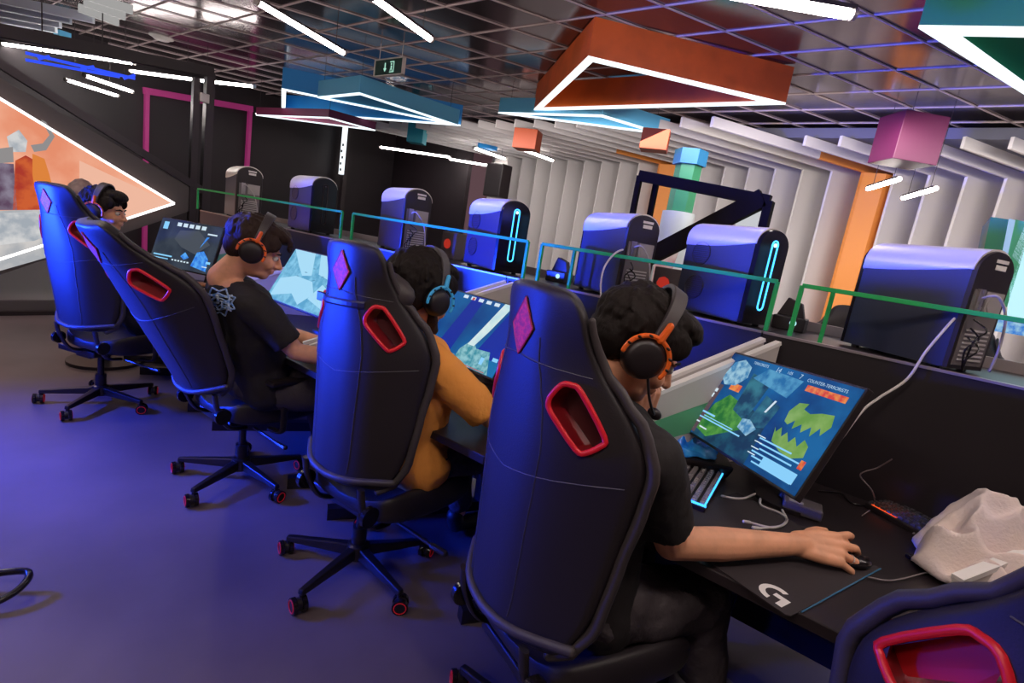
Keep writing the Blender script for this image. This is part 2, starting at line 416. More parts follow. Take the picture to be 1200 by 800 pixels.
lb = MB(); lb.bar(L(A) + V((.03, 0, 0)), L(Bq) + V((.03, .0, 0)), .024, .024); lb.bar(L(Bq) + V((.03, 0, 0)), L(Cq) + V((.03, 0, 0)), .024, .024)
lb.build('light_edge', glow('white_edge', (1, .97, .95), 2.2), ts)
X3 = X2 + .025
ar = MB()
def blob_poly(mb, pts, i, off=0):
    mb.mi = i; mb.prism([L(at_x(*p, X3 + off)) for p in pts], (.004, 0, 0))
blob_poly(ar, [(93, 188), (93, 215), (140, 260), (200, 238)], 5, -.003)
blob_poly(ar, [(-10, 247), (60, 245), (60, 300), (-10, 320)], 0)
blob_poly(ar, [(-10, 250), (45, 248), (90, 262), (40, 282), (0, 287), (-10, 280)], 1, .003)
blob_poly(ar, [(18, 188), (30, 182), (45, 190), (55, 200), (60, 230), (50, 246), (15, 246)], 2)
blob_poly(ar, [(38, 180), (52, 186), (58, 205), (62, 222), (52, 238), (42, 228), (38, 205)], 3, .003)
blob_poly(ar, [(-10, 190), (16, 192), (20, 246), (-10, 246)], 4)
blob_poly(ar, [(8, 160), (22, 152), (32, 165), (30, 178), (12, 178)], 1)
blob_poly(ar, [(36, 170), (50, 168), (58, 158), (48, 140), (54, 143), (64, 160), (54, 176), (40, 178)], 6)
blob_poly(ar, [(-10, 175), (15, 172), (16, 190), (-10, 192)], 6, .003)
ar.build('artwork', [glow('art_pale', (.5, .52, .55), .8, col2=(.75, .72, .7), vscale=5), glow('art_white', (.45, .5, .56), .8, col2=(.8, .8, .8), vscale=9), glow('art_red', (.5, .05, .03), .8, col2=(.75, .14, .04), vscale=8),
         glow('art_orange', (.8, .25, .05), .9), glow('art_plum', (.16, .09, .16), .7, col2=(.35, .3, .4), vscale=8), glow('art_sand', (.9, .5, .36), .95), glow('art_grey', (.4, .38, .38), .7)], ts)
tag(ts, 'large triangular picture screen with orange artwork and a white edge at far left', 'screen')
pf = MB(); a = at_z(-60, 330, .12); 
pf.prism([(-9.5, -1.5, 0), (-6.75, -1.5, 0), (-6.75, 3.4, 0), (-9.5, 3.4, 0)], (0, 0, .14))
o = pf.build('platform', mat('platform_grey', (.16, .14, .15), .5), bevel=.01); tag(o, 'low grey platform under the picture screen', 'platform')
# dark lining at the platform foot
tag(MB().box((-6.70, .9, .02), (.06, 4.8, .04)).build('kerb_rail', DARKM), 'thin dark rail along the foot of the low platform', 'rail')
# round lounge chair behind the first player
P = at_x(96, 232, -4.9); rc = empty('lounge_chair', (P.x, P.y, 0))
mb = MB(); mb.ell((0, 0, P.z - .12), (.19, .12, .26)); mb.build('headrest', mat('mottled_grey', (.16, .09, .09), .6, col2=(.3, .2, .19), vscale=14), rc, smooth=True)
mb = MB(); mb.tube([(0, 0, .45), (0, .02, .8), (0, .02, P.z - .25)], [.13, .1, .08], 14, flat=.5); mb.build('backrest', DARKM, rc, smooth=40)
mb = MB(); mb.ell((0, .2, .45), (.25, .25, .06)); mb.build('seat', DARKM, rc, smooth=True)
mb = MB(); mb.cyl((0, .15, .02), (0, .15, .42), .03); mb.build('pole', METAL, rc, smooth=40)
mb = MB(); mb.cyl((0, .15, 0), (0, .15, .025), .25, seg=24); mb.build('base', METAL, rc, smooth=40)
tag(rc, 'chair with a mottled grey rounded headrest behind the first player', 'chair')
# white hanging sign post in front of the dark wall
P = at_y(403, 205, 7.0); Q = at_y(408, 148, 7.0); sg = empty('sign_post', (P.x, P.y, 0))
MB().box((0, 0, Q.z / 2), (.1, .1, Q.z)).build('post', DARKM, sg)
MB().box((0, -.07, (P.z + Q.z) / 2), (.16, .03, abs(Q.z - P.z))).build('glowing_panel', glow('sign_white', (.9, .95, 1), 1.3), sg)
q = MB()
for i in range(5): q.box((random.uniform(-.04, .04), -.088, P.z + .1 + i * .13), (.06, .004, .05))
q.build('dark_figures', BLACK, sg)
tag(sg, 'thin glowing white sign on a dark post before the dark back wall', 'sign')
# black box speaker on the slat wall
A = at_y(583, 212, 8.0); sb = MB().box((0, 0, 0), (.42, .3, .62)).build('wall_speaker', BLACK, bevel=.02); sb.location = A; 
tag(sb, 'black box speaker hanging before the pale slat wall', 'speaker')
A2 = at_y(573, 196, 8.0)
# black triangular metal frame in the middle distance
Yf = 5.0
tf = empty('angular_frame', at_y(893, 262, Yf)); o0 = tf.location.copy()
pA, pB, pC, pD, pE = at_y(750, 206, Yf), at_y(902, 236, Yf), at_y(892, 270, Yf), at_y(736, 262, Yf), at_y(700, 332, Yf)
MB().bar(L(pA), L(pB), .08, .1).build('top_beam', mat('frame_black', (.01, .007, .008), .85, spec=.1), tf)
MB().bar(L(pB), L(V((pB.x, Yf, 0))), .07, .1).build('post', mat('frame_black', (.01, .007, .008), .85, spec=.1), tf)
MB().bar(L(pA), L(V((pA.x, Yf, 0))), .05, .05).build('post', mat('frame_black', (.01, .007, .008), .85, spec=.1), tf)
MB().bar(L(at_y(770, 210, Yf + .2)), L(V((at_y(770, 210, Yf + .2).x, Yf + .2, 0))), .05, .05).build('post', mat('frame_black', (.01, .007, .008), .85, spec=.1), tf)
MB().bar(L(at_y(895, 232, Yf)), L(pE), .1, .16).build('slanted_beam', mat('frame_black', (.01, .007, .008), .85, spec=.1), tf)
MB().prism([L(p) for p in (at_y(860, 262, Yf + .1), at_y(893, 240, Yf + .1), at_y(885, 275, Yf + .1))], (0, .02, 0)).build('white_panel', glow('pale_panel', (.8, .82, .85), .7), tf)
MB().prism([L(p) for p in (at_y(772, 285, Yf + .1), at_y(800, 280, Yf + .1), at_y(780, 335, Yf + .1), at_y(762, 335, Yf + .1))], (0, .02, 0)).build('pink_panel', glow('pink_panel', (.6, .32, .33), .6, col2=(.75, .6, .55), vscale=6), tf)
tag(tf, 'black angular metal frame with pale panels behind the middle towers', 'metal frame')
# pillar
Y = 6.0; P = at_y(798, 200, Y); pl_ = empty('pillar', (P.x, P.y + .2, 0))
z1, z2, z3 = at_y(795, 247, Y).z, at_y(803, 190, Y).z, at_y(806, 172, Y).z
hx = lambda r, z: [V((r * math.cos(PI / 3 * i + .3), r * math.sin(PI / 3 * i + .3), z)) for i in range(6)]
mb = MB(); mb.rings([hx(.15, z1), hx(.15, z2)]); mb.build('green_shaft', mat('pillar_green', (.03, .22, .1), .5), pl_)
mb = MB(); mb.rings([hx(.19, z2), hx(.19, z3)]); mb.build('blue_capital', mat('capital_blue', (.02, .17, .36), .5), pl_)
mb = MB(); mb.tube([(0, 0, 0), (0, 0, z1)], .19, 20); mb.build('white_base', mat('pillar_white', (.55, .6, .6), .5), pl_, smooth=40)
tag(pl_, 'green pillar with a blue capital and a white base behind the towers', 'pillar')
# green framed bright screen at the right edge
Y = 4.2
gs = empty('bright_screen', at_y(1180, 400, Y)); o0 = gs.location.copy()
MB().prism([L(at_y(*p, Y)) for p in ((1186, 300), (1215, 230), (1300, 250), (1300, 420), (1180, 385))], (0, .04, 0)).build('screen', glow('cyan_screen', (.45, .75, .85), 1.25), gs)
MB().prism([L(at_y(*p, Y)) for p in ((1161, 254), (1182, 257), (1168, 330), (1145, 330))], (0, .5, 0)).build('green_panel', GR, gs)
MB().prism([L(at_y(*p, Y)) for p in ((1190, 257), (1210, 262), (1180, 360), (1168, 350))], (0, .3, 0)).build('green_edge', mat('edge_green', (.05, .4, .2), .5), gs)
MB().prism([L(at_y(*p, Y - .02)) for p in ((1183, 256), (1190, 258), (1172, 340), (1166, 338))], (0, .3, 0)).build('pale_edge', glow('pale_blue_edge', (.4, .6, .9), .9), gs)
MB().prism([L(at_y(*p, Y - .03)) for p in ((1168, 372), (1300, 395), (1300, 410), (1166, 388))], (0, .03, 0)).build('blue_status_bar', glow('status_blue', (.05, .25, .8), .8, col2=(.4, .7, .9), vscale=30), gs)
tag(gs, 'bright cyan screen with a green frame at the right edge', 'screen')

# unseen tube lamps added to brighten people, desks and floor
def added_tube(a, b, label):
    A, B = V(a), V(b); o = (A + B) / 2; root = empty('tube_lamp', o); A = A - o; B = B - o; d = (B - A).normalized()
    t = MB(); t.tube([A, B], .028, 10); t.build('light_tube', glow('added_tube_glow', (1, .86, .77), 78), root, smooth=40)
    h = MB(); h.bar(A + UPZ * .026, B + UPZ * .026, .05, .02); h.build('housing', METAL, root)
    for P in (A + d * .12, B - d * .12):
        wr = MB(); wr.cyl(P + UPZ * .03, V((P.x, P.y, CEIL - o.z)), .003, seg=6); wr.build('suspension_wire', DARKM, root)
    tag(root, label, 'ceiling lamp', 'added unseen tube lamps')
UPZ = V((0, 0, 1))
for i, (a, b) in enumerate((((.55, .9, 2.95), (1.5, 1.7, 2.95)), ((-.7, -.6, 2.95), (.4, .1, 2.95)), ((-3.2, .1, 2.98), (-4.3, .6, 2.98)), ((.9, 3.0, 2.95), (2.0, 3.7, 2.95)), ((-6.2, -.4, 3.0), (-7.2, .2, 3.0)), ((-2.0, -2.2, 2.95), (-.8, -2.2, 2.95)), ((1.2, 5.8, 2.95), (2.4, 6.3, 2.95)))):
    added_tube(a, b, 'unseen tube lamp added for brightness, behind or beside the viewer')
# ================================================================ desks, dividers, shelf, rail
DZ = .76; PY = 2.15; PW = 1.27; SH = 1.25
deskm = mat('desk_black', (.018, .0115, .014), .38, vary=.15, vscale=5)
panm = mat('panel_black', (.014, .009, .012), .5)
navy = mat('panel_navy', (.012, .014, .05), .45)
sk = V((-.525, -.91, 0))
P0 = [-.43 + PW * i for i in range(-4, 3)]
names = {-4: 'far end desk left of the first player', -3: 'desk of the player with mostly hidden body', -2: 'desk of the second player', -1: 'desk of the player in the orange shirt',
         0: 'nearest occupied desk with the large mouse mat', 1: 'desk behind the half-seen chair at the right edge', 2: 'last desk to the right'}
for i in range(-4, 2):
    x = -.43 + PW * i; d = empty('gaming_desk', (x, PY, 0))
    ft = [V((0, 0, 0)), V((PW - .006, 0, 0)), V((PW - .006, 0, 0)) + sk, sk]
    mb = MB(); mb.prism([p + V((0, 0, DZ - .03)) for p in ft], (0, 0, .03)); mb.build('tabletop', deskm, d, bevel=.003)
    mb = MB(); mb.box((PW / 2 - .003, .014, (SH + .1) / 2), (PW - .006, .024, SH - .1)); mb.build('privacy_panel', navy if i < 0 else panm, d)
    mb = MB(); mb.box((PW / 2 - .003, .012, SH + .004), (PW - .006, .03, .008)); mb.build('panel_trim', mat('trim_grey', (.35, .3, .33), .4, .5), d)
    mb = MB(); mb.box((PW / 2 - .003, .33, SH - .015), (PW - .006, .6, .03)); mb.build('tower_shelf', deskm, d)
    mb = MB(); mb.box((PW / 2 - .003, .615, SH + .02), (PW - .006, .025, .045)); mb.build('shelf_lip', mat('lip_grey', (.3, .25, .26), .45), d)
    for s in (.12, PW - .25):
        mb = MB(); q = V((s, -.08, 0)); mb.bar(q + V((0, 0, .04)), q + V((0, 0, DZ - .03)), .06, .06); mb.bar(q + V((0, 0, .03)), q + sk * .75 + V((0, 0, .03)), .05, .06); mb.bar(q + V((0, 0, DZ - .05)), q + sk * .8 + V((0, 0, DZ - .05)), .05, .04)
        mb.build('leg', METAL, d)
    tag(d, 'black ' + names[i] if i else 'black ' + names[0], 'desk')
# white slanting dividers, two leaves at each seam
stripe = mat('green_stripe', (.11, .38, .2), .5)
dv = mat('divider_white', (.56, .51, .49), .5)
dd = V((-.5, -.866, 0)); nn = V((.866, -.5, 0))
lab = {0: ('behind the nearest player', ), -1: ('behind the orange-shirted player',), -2: ('beside the second player\'s screen',), -3: ('left of the far player\'s screen',), 1: ('under the pale jacket at right',)}
for i in (0, -1, -2, -3, 1):
    x = -.43 + PW * i if i < 1 else .53
    for k in (0, 1):
        P = V((x + k * .055, PY - .015, 0))
        o = empty('desk_divider', P + V((0, 0, DZ)))
        zt = SH - DZ - .02 if i < 1 else .17
        ln = .95 if i < 1 else .62
        poly = [V((0, 0, 0)), dd * ln, dd * ln + V((0, 0, .07)), V((0, 0, zt))]
        mb = MB(); mb.prism(poly, nn * .02); mb.build('board', dv, o, bevel=.002)
        e1 = [V((0, 0, zt)) + nn * .01, dd * ln + V((0, 0, .07)) + nn * .01]
        mb = MB(); mb.bar(e1[0], e1[1], .026, .014); mb.build('edge_strip', mat('divider_edge', (.85, .8, .78), .45), o)
        if (k == 1 or i == -2) and i < 1:
            s1 = MB(); s1.prism([V((0, 0, .33)) + nn * .0205, dd * ln * .96 + V((0, 0, .015)) + nn * .0205, dd * ln * .80 + V((0, 0, .01)) + nn * .0205, V((0, 0, .2)) + nn * .0205], nn * .0015)
            s1.build('green_stripe', stripe, o)
        tag(o, ('left' if k == 0 else 'right') + ' leaf of the pair of white slanted dividers ' + lab[i][0], 'divider', 'white slanted desk dividers')
# green rail, one section per pair of posts
RY = PY + .05; RZ = 1.45
secs = [((232, 226), (401, 251), 'farthest section of the green rail, ending left of the chairs'), ((414, 253), (619, 284), 'second section of the green rail before the left blue-tinted towers'),
        ((636, 286), (911, 332), 'third section of the green rail before the middle towers'), ((940, 336), (1290, 392), 'nearest section of the green rail reaching the right edge')]
for a, b, l in secs:
    A = at_z(a[0], a[1], RZ - .0001) if 0 else at_y(*a, RY); B_ = at_y(*b, RY)
    A.z = B_.z = RZ - .005
    r = empty('guard_rail', (A.x, RY, SH)); 
    mb = MB(); mb.bar(V((0, 0, RZ - SH)), V((B_.x - A.x, 0, RZ - SH)), .016, .016); mb.build('top_bar', GREENM, r, bevel=.002)
    for xx in (0, B_.x - A.x):
        mb = MB(); mb.bar(V((xx, 0, .008)), V((xx, 0, RZ - SH)), .016, .016, V((0, 1, 0))); mb.build('post', GREENM, r, bevel=.002)
    tag(r, l, 'rail', 'green rail sections')
for p, l in (((674, 291), 'single green post between the fourth and fifth towers'), ((977, 341), 'single green post right of the lit tower')):
    A = at_y(*p, RY + .06); r = MB().bar((0, 0, .0), (0, 0, RZ - SH - .0), .014, .014, V((0, 1, 0))).build('rail_post', GREENM); r.location = (A.x, RY + .06, SH); tag(r, l, 'rail')

# ---------------------------------------------------------------- computer towers
TL, TW, TH = .37, .19, .405
side_m = mat('tower_side', (.02, .024, .06), .42)  # dark grey sides tinted blue in place of the blue light on them
top_m = mat('tower_top', (.85, .78, .74), .32, .2)
LEDB = glow('led_blue', (.05, .45, 1), 3.5)
def tower_profile(x, w=TW, h=TH, z0=0.012, top=True, n=14, bottom_r=.02):
    r = w / 2; pts = []
    pts.append(V((x, -r, z0)));
    for i in range(n + 1):
        t = PI - PI * i / n; pts.append(V((x, r * math.cos(t), h - r * .75 + r * .75 * math.sin(t))))
    pts.append(V((x, r, z0)))
    return pts
def tower(x, front, label, y=None, sc=1.0, yaw=0):
    # origin at left-bottom corner; long side along +x; front=True puts the lit front at +x
    yy = (PY + .12) if y is None else y
    t = empty('computer_tower', (x, yy + TW / 2 * sc, SH), yaw); t.scale = (sc, sc, sc)
    b = MB(); b.rings([tower_profile(.006), tower_profile(TL - .006)]); b.build('side_shell', side_m, t, smooth=50)
    # silver cap over the rounded top, swooping lower at the front end
    n = 14; r = TW / 2
    def caprow(x, lo):
        out = []
        out.append(V((x, -r - .003, TH - r * .75 - lo)))
        for i in range(n + 1):
            a = PI - PI * i / n
            out.append(V((x, (r + .003) * math.cos(a), TH - r * .75 + (r * .75 + .004) * math.sin(a))))
        out.append(V((x, r + .003, TH - r * .75 - lo)))
        return out
    rows = []
    for k in range(9):
        u = k / 8; f = u if front else 1 - u
        rows.append(caprow(.002 + (TL - .004) * u, .028 - .075 * (u ** 2 if front else u ** 1.5) * .45))
    m_ = MB()
    for k in range(8):
        pass
    m_.rings([rw + [V((p.x, p.y * .9, p.z - .012)) for p in rw[::-1]] for rw in rows])
    c = m_.build('top_cap', top_m, t, smooth=50)
    fx = TL if front else 0; sg = 1 if front else -1
    fp = MB(); fp.rings([tower_profile(fx - sg * .008), tower_profile(fx + sg * .012, TW - .012, TH - .006)]); fp.build('front_panel', BLACKG, t, smooth=50)
    # lit oval ring
    ring = []; hh = .125; rr = .017; cz = .215
    for i in range(24):
        a = 2 * PI * i / 24; ring.append(V((fx + sg * .0135, rr * math.cos(a), cz + (hh if math.sin(a) > 0 else -hh) + rr * math.sin(a))))
    lr = MB(); lr.tube(ring, .0032, 6, closed=True); lr.build('light_ring', LEDB if front != 'dark' else METAL, t)
    pb = MB(); pb.tube([(fx + sg * .011, 0, cz + hh), (fx + sg * .016, 0, cz + hh)], .008, 12); pb.build('power_button', glow('button_white', (.6, .9, 1), 2) if front != 'dark' else METAL, t)
    for a in (.04, TL - .04):
        for s in (-.07, .07): ft = MB(); ft.cyl((a, s, 0), (a, s, .014), .014, seg=10); ft.build('foot', BLACK, t)
    if front:
        for k, (px_, pz, rad) in enumerate(((.1, .12, .052), (.1, .27, .05))):
            v = MB(); v.tube(arc((px_, -TW / 2 - .0015, pz), (1, 0, 0), (0, 0, 1), rad, 0, 2 * PI * 23 / 24, 23), .002, 4, closed=True)
            for j in range(-5, 6):
                hw = math.sqrt(max(rad ** 2 - (j * rad / 6) ** 2, 0)) * .93
                v.box((px_, -TW / 2 - .0008, pz + j * rad / 6), (2 * hw, .002, rad / 9))
            v.build('side_vent', BLACK, t)
    else:
        X_ = TL
        rp = MB(); rp.rings([tower_profile(X_ - .008, TW, TH), tower_profile(X_ + .006, TW - .01, TH - .005)]); rp.build('rear_panel', BLACK, t, smooth=50)
        rc = MB(); rc.box((X_ + .0065, 0, .15), (.004, .15, .25)); rc.build('rear_chassis', mat('rear_grey', (.2, .17, .175), .45, .2), t)
        ps = MB(); ps.box((X_ + .009, .03, .235), (.006, .085, .075)); ps.tube([(X_ + .012, .03, .235), (X_ + .0145, .03, .235)], .034, 18)
        ps.build('power_supply', mat('psu_grey', (.45, .4, .4), .45, .2), t, smooth=40)
        io = MB(); io.box((X_ + .010, -.045, .235), (.008, .028, .085))
        for j in range(5): io.box((X_ + .014, -.045 + .004 * (j % 2), .2 + j * .017), (.008, .014, .009))
        io.build('port_plate', SILVER, t)
        sl = MB()
        for j in range(8): sl.box((X_ + .010, .0, .045 + j * .014), (.006, .115, .006))
        sl.build('slot_covers', mat('slot_grey', (.7, .65, .64), .4, .2), t)
        lb = MB(); lb.box((X_ + .0075, .015, .372), (.002, .06, .011)); lb.box((X_ + .0075, .015, .352), (.002, .052, .016)); lb.build('white_label', mat('label_white', (.85, .8, .8), .6), t)
        pc = MB(); pc.tube(smooth_path([(X_ + .015, -.045, .25), (X_ + .05, -.03, .26), (X_ + .06, .02, .2), (X_ + .055, .05, .1), (X_ + .05, .05, .02)]), .004, 6)
        pc.build('power_cable', mat('grey_cable', (.5, .45, .46), .5), t, smooth=True)
        bc = MB()
        for j in range(3):
            y_ = random.uniform(-.06, .0); z_ = .09 + j * .03
            bc.tube(smooth_path([(X_ + .012, -.045, z_ + .03), (X_ + .05, y_, z_), (X_ + .04, y_ - .03, z_ - .04), (X_ + .03, -.05, .01)]), .003, 6)
        bc.build('black_cables', BLACKG, t, smooth=True)
    tag(t, label, 'computer', 'computer towers on the shelf'); return t
for (p, front, y, sc_, lab_), tyaw in zip((((985, 405), False, .14, 1.0, 'nearest computer tower with its cabled rear at the right edge'),
    ((787, 365), True, .14, 1.0, 'tower with a lit blue oval ring just right of the nearest player\'s head'),
    ((672, 334), False, .14, 1.0, 'cabled-rear tower behind the nearest chair\'s headrest, between two lit towers'),
    ((541, 317), True, .12, 1.02, 'tower with a lit blue oval ring behind the orange-shirted player\'s screen'),
    ((441, 294), False, .10, 1.04, 'cabled-rear tower above the orange-shirted player\'s head'),
    ((336, 274), 'dark', .04, 1.08, 'blue-tinted tower with a dark unlit front, second from the far end'),
    ((262, 262), False, .0, 1.13, 'farthest tower with cabled rear above the second player')), (-33, -24, -27, -20, -16, -6, -12)):
    yc = PY + .12 + y; P = at_y(*p, yc); yw = math.radians(tyaw); c_ = V((math.sin(-yw), math.cos(yw), 0)) * TW / 2 * sc_
    tower(P.x + c_.x, front, lab_, y=yc + c_.y - TW / 2 * sc_, sc=sc_, yaw=yw)
# small things behind the towers
for (p, l) in (((530, 297), 'grey box with a red round mark behind the orange-shirted player\'s tower'), ((783, 335), 'grey box with a red round mark left of the lit tower by the nearest player')):
    A = at_y(p[0], p[1], PY + .5); o = empty('hardware_box', (A.x, PY + .5, SH))
    MB().box((0, 0, .09), (.14, .1, .18)).build('box', mat('box_grey', (.13, .1, .105), .5), o, bevel=.004)
    mk = MB(); mk.tube([(-.01, -.051, .1), (-.01, -.0525, .1)], .035, 8); mk.build('red_mark', glow('mark_red', (.8, .05, .03), .5), o)
    tag(o, l, 'box')
for (p, l) in (((655, 325), 'small black webcam box with a white lens on the shelf between towers'), ((925, 380), 'small grey device with a cyan light on the shelf right of the lit tower')):
    A = at_y(p[0], p[1], PY + .42); o = empty('small_device', (A.x, PY + .42, SH))
    MB().box((0, 0, .03), (.13, .09, .06)).build('body', BLACK, o, bevel=.005)
    MB().ell((.02, -.047, .035), (.014, .006, .014)).build('light', glow('device_light', (.5, .9, .95), 1.1), o)
    MB().prism([(-.06, 0, .06), (.05, 0, .06), (.03, 0, .12), (-.03, 0, .14)], (0, .04, 0)).build('folded_arm', DARKM, o, bevel=.003)
    tag(o, l, 'device')
# ================================================================ gaming chairs
HT = [(.06, .175, .06, .05), (.09, .215, .09, .07), (.16, .24, .12, .085), (.32, .252, .14, .085), (.44, .268, .155, .08), (.53, .277, .16, .075), (.61, .248, .148, .07), (.67, .203, .115, .07),
      (.72, .164, .085, .075), (.79, .148, .055, .085), (.83, .143, .045, .08), (.855, .125, .035, .06), (.87, .095, .03, .035)]
def prof(h):
    for a, b in zip(HT, HT[1:]):
        if h <= b[0]:
            f = (h - a[0]) / (b[0] - a[0]); f = f * f * (3 - 2 * f) * .5 + f * .5
            return [a[k] + (b[k] - a[k]) * f for k in (1, 2, 3)]
    return HT[-1][1:]
from mathutils.bvhtree import BVHTree
def make_back(rec, slots=True, slotx=.15, sloth=.62):
    sp = V((0, -math.sin(rec), math.cos(rec))); fwv = V((0, math.cos(rec), math.sin(rec))); piv = V((0, -.24, .50))
    def S(t, h, out=0.0, inner=False):
        w, wd, th = prof(h)
        bend = wd * (max(0, abs(t) - .36) / .64) ** 1.2
        if inner: X = (w - .03) * t; F = bend + th - (th - .035) * abs(t) ** 2
        else: X = w * t; F = bend - out
        return piv + sp * h + V((X, 0, 0)) + fwv * F
    mb = MB(); rings = []
    ts = [-1, -.9, -.72, -.5, -.25, 0, .25, .5, .72, .9, 1]
    hs = [.06, .08, .12, .19, .28, .38, .46, .53, .59, .65, .70, .745, .78, .82, .85, .87]
    for h in hs: rings.append([S(t, h) for t in ts] + [S(t, h, inner=True) for t in ts[::-1]])
    mb.rings(rings)
    me = mb.mesh('backrest', [LEATHER, REDIN])
    me = applied(me, [('SUBSURF', dict(levels=2))])
    bvh = BVHTree.FromPolygons([v.co.copy() for v in me.vertices], [tuple(p.vertices) for p in me.polygons])
    S0 = S
    def S(t, h, out=0.0, inner=False):
        p = S0(t, h, 0, inner)
        if inner: return p
        r = bvh.ray_cast(p - fwv * .08, fwv)
        return (r[0] if r[0] is not None else p) - fwv * out
    ring_list = []
    if slots:
        cut = MB()
        shape = [(-.036, .008), (-.034, .03), (-.016, .066), (-.002, .07), (.01, .058), (.038, -.03), (.034, -.052), (.014, -.076), (.002, -.072), (-.028, -.012)]
        shape = [(dx * 1.2 - dh * .2, dh * .88) for dx, dh in shape]
        for s in (-1, 1):
            w = prof(.64)[0]; outr = []; A = []; B_ = []
            for (dx, dh) in shape:
                h = sloth + dh; ww = prof(h)[0]; t = min(.95, max(.2, (slotx + dx) / ww)) * s
                A.append(S(t, h, .03)); B_.append(S(t, h, -.0, True) + fwv * .04); outr.append(S(t, h, .002))
            cut.rings([A, B_]); ring_list.append((outr, [S(min(.95, max(.2, (slotx + dx) / prof(sloth + dh)[0])) * s, sloth + dh, -.045) for dx, dh in shape]))
        cme = cut.mesh('cut', [LEATHER, REDIN])
        for p in cme.polygons: p.material_index = 1
        co_ = bpy.data.objects.new('cutter', cme); C.objects.link(co_)
        me2 = applied(me, [('BOOLEAN', dict(object=co_, operation='DIFFERENCE', solver='EXACT'))])
        bpy.data.objects.remove(co_)
        if len(me2.polygons) > 300: me = me2
    return me, S, ring_list, sp, fwv, piv
def make_chair(x, y, face, rec, label, baserot=0, name='gaming_chair', strap=False, zoff=0, arm=True, slotx=.15, sloth=.62, bo=(0, .08)):
    root = empty(name, (x, y, 0), math.radians(face - 90)); q_ = Matrix.Rotation(-math.radians(face - 90), 3, 'Z') @ V((bo[0], bo[1], 0)); BX, BO = q_.x, q_.y
    me, S, rl, sp, fwv, piv = make_back(math.radians(rec), True, slotx, sloth)
    dz = V((0, 0, zoff))
    b = link('backrest', me, root, smooth=50); b.location = dz
    for r_, r2_ in rl:
        mb = MB(); mb.face(r2_); mb.build('added_slot_backing', mat('slot_dark', (.07, .004, .006), .5) if slotx < .18 else mat('slot_bright', (.55, .012, .02), .3), b)  # sheet added to close the open slot and darken its inside
        mb = MB(); mb.tube(smooth_path(r_ + [r_[0]], 3)[:-1], .0062, 8, closed=True); mb.build('slot_ring', RED, b, smooth=True)
    # edge piping and seams
    mb = MB(); hs = [.06 + i * .81 / 30 for i in range(31)]
    for s in (-1, 1):
        w_ = [piv + sp * h + V((s * (prof(h)[0] - .004), 0, 0)) + fwv * (prof(h)[1] + .018) for h in hs]; mb.tube(w_[:29], [.014] * 20 + [.013, .013, .012, .012, .011, .010, .009, .008, .007], 8, round_=True)
    mb.build('side_bolster', LEATHERS, b, smooth=True)
    mb = MB()
    for h in (.70, .50): mb.tube([S(t / 10, h - .05 * (1 - abs(t / 10)) * (1 if h < .6 else -.3), .0) for t in range(-9, 10)], .0018, 5)
    for s in (-1, 1): mb.tube([S(s * .38, h, .0) for h in hs[2:27]], .0016, 5)
    mb.build('stitched_seam', mat('seam', (.05, .045, .055), .6), b)
    em = MB(); N = 8
    def E(u, v_): return S(u, .775 + v_, .003)
    for iy in range(8):
        for ix in range(6):
            q = []
            for a, b2 in ((ix, iy), (ix + 1, iy), (ix + 1, iy + 1), (ix, iy + 1)):
                p_ = b2 / 8 * 2 - 1; hw = max(1 - abs(p_), .02); q.append(E((a / 6 * 2 - 1) * .25 * hw, p_ * .062))
            em.face(q)
    e = em.build('emblem', EMBLEM, b); so = e.modifiers.new('s', 'SOLIDIFY'); so.thickness = .002; so.offset = 0
    dd_ = MB(); dd_.tube([E(a * .25 * (1 - abs(b2)), b2 * .062) for a, b2 in [(1 if k < 16 else -1, 1 - k / 8 if k < 16 else -3 + k / 8) for k in range(32)]], .0022, 5, closed=True)
    dd_.build('emblem_border', mat('emblem_bright', (.6, .03, .06), .5), e)
    if strap:
        st = MB(); pts = [S(t / 10, .675 + .012 * (t / 10), .004) for t in range(-10, 6)]
        st.tube(pts, .012, 6, flat=.25, hint=V((0, 1, 0))); st.build('pillow_strap', BLACK, b)
        bk = MB(); bk.box(S(-.6, .668, .012), (.04, .012, .03)); bk.build('strap_buckle', METAL, b, bevel=.003)
        pw = MB(); pw.ell(piv + sp * .72 + fwv * .12, (.205, .05, .075)); pw.build('neck_pillow', LEATHERS, b, smooth=True)
    # lower rim bracket
    mb = MB(); mb.tube([S(t / 10, .085 + .02 * abs(t / 10), .004) for t in range(-10, 11)], .012, 8, round_=True); mb.build('lower_rim', LEATHERS, b, smooth=True)
    # seat
    mb = MB(); rings = []
    for yy, w, lo, hi, bo in ((-.17, .17, .44, .49, .02), (-.12, .215, .41, .50, .04), (.02, .245, .40, .495, .06), (.18, .25, .40, .50, .05), (.26, .25, .41, .50, .02), (.285, .22, .43, .475, .0)):
        rings.append([V((-w, yy, lo + .02)), V((-w * .8, yy, lo)), V((w * .8, yy, lo)), V((w, yy, lo + .02)), V((w, yy, hi + bo * .6)), V((w * .88, yy, hi + bo)), V((w * .68, yy, hi)), V((0, yy, hi - .008)), V((-w * .68, yy, hi)), V((-w * .88, yy, hi + bo)), V((-w, yy, hi + bo * .6))])
    mb.rings(rings); s_ = mb.build('seat', LEATHER, root, smooth=60, sub=2); s_.location = dz
    mb = MB(); mb.box((BX, BO, .378), (.3, .3, .035)); mb.box((BX, BO, .35), (.12, .22, .04)); q = mb.build('tilt_mechanism', METAL, root, bevel=.006)
    mb = MB(); mb.tube([(.1, .0, .36), (.3, .0, .35)], .007, 8); mb.tube([(.3, 0, .35), (.36, 0, .35)], .012, 8, round_=True); mb.build('tilt_lever', METAL, root, smooth=40)
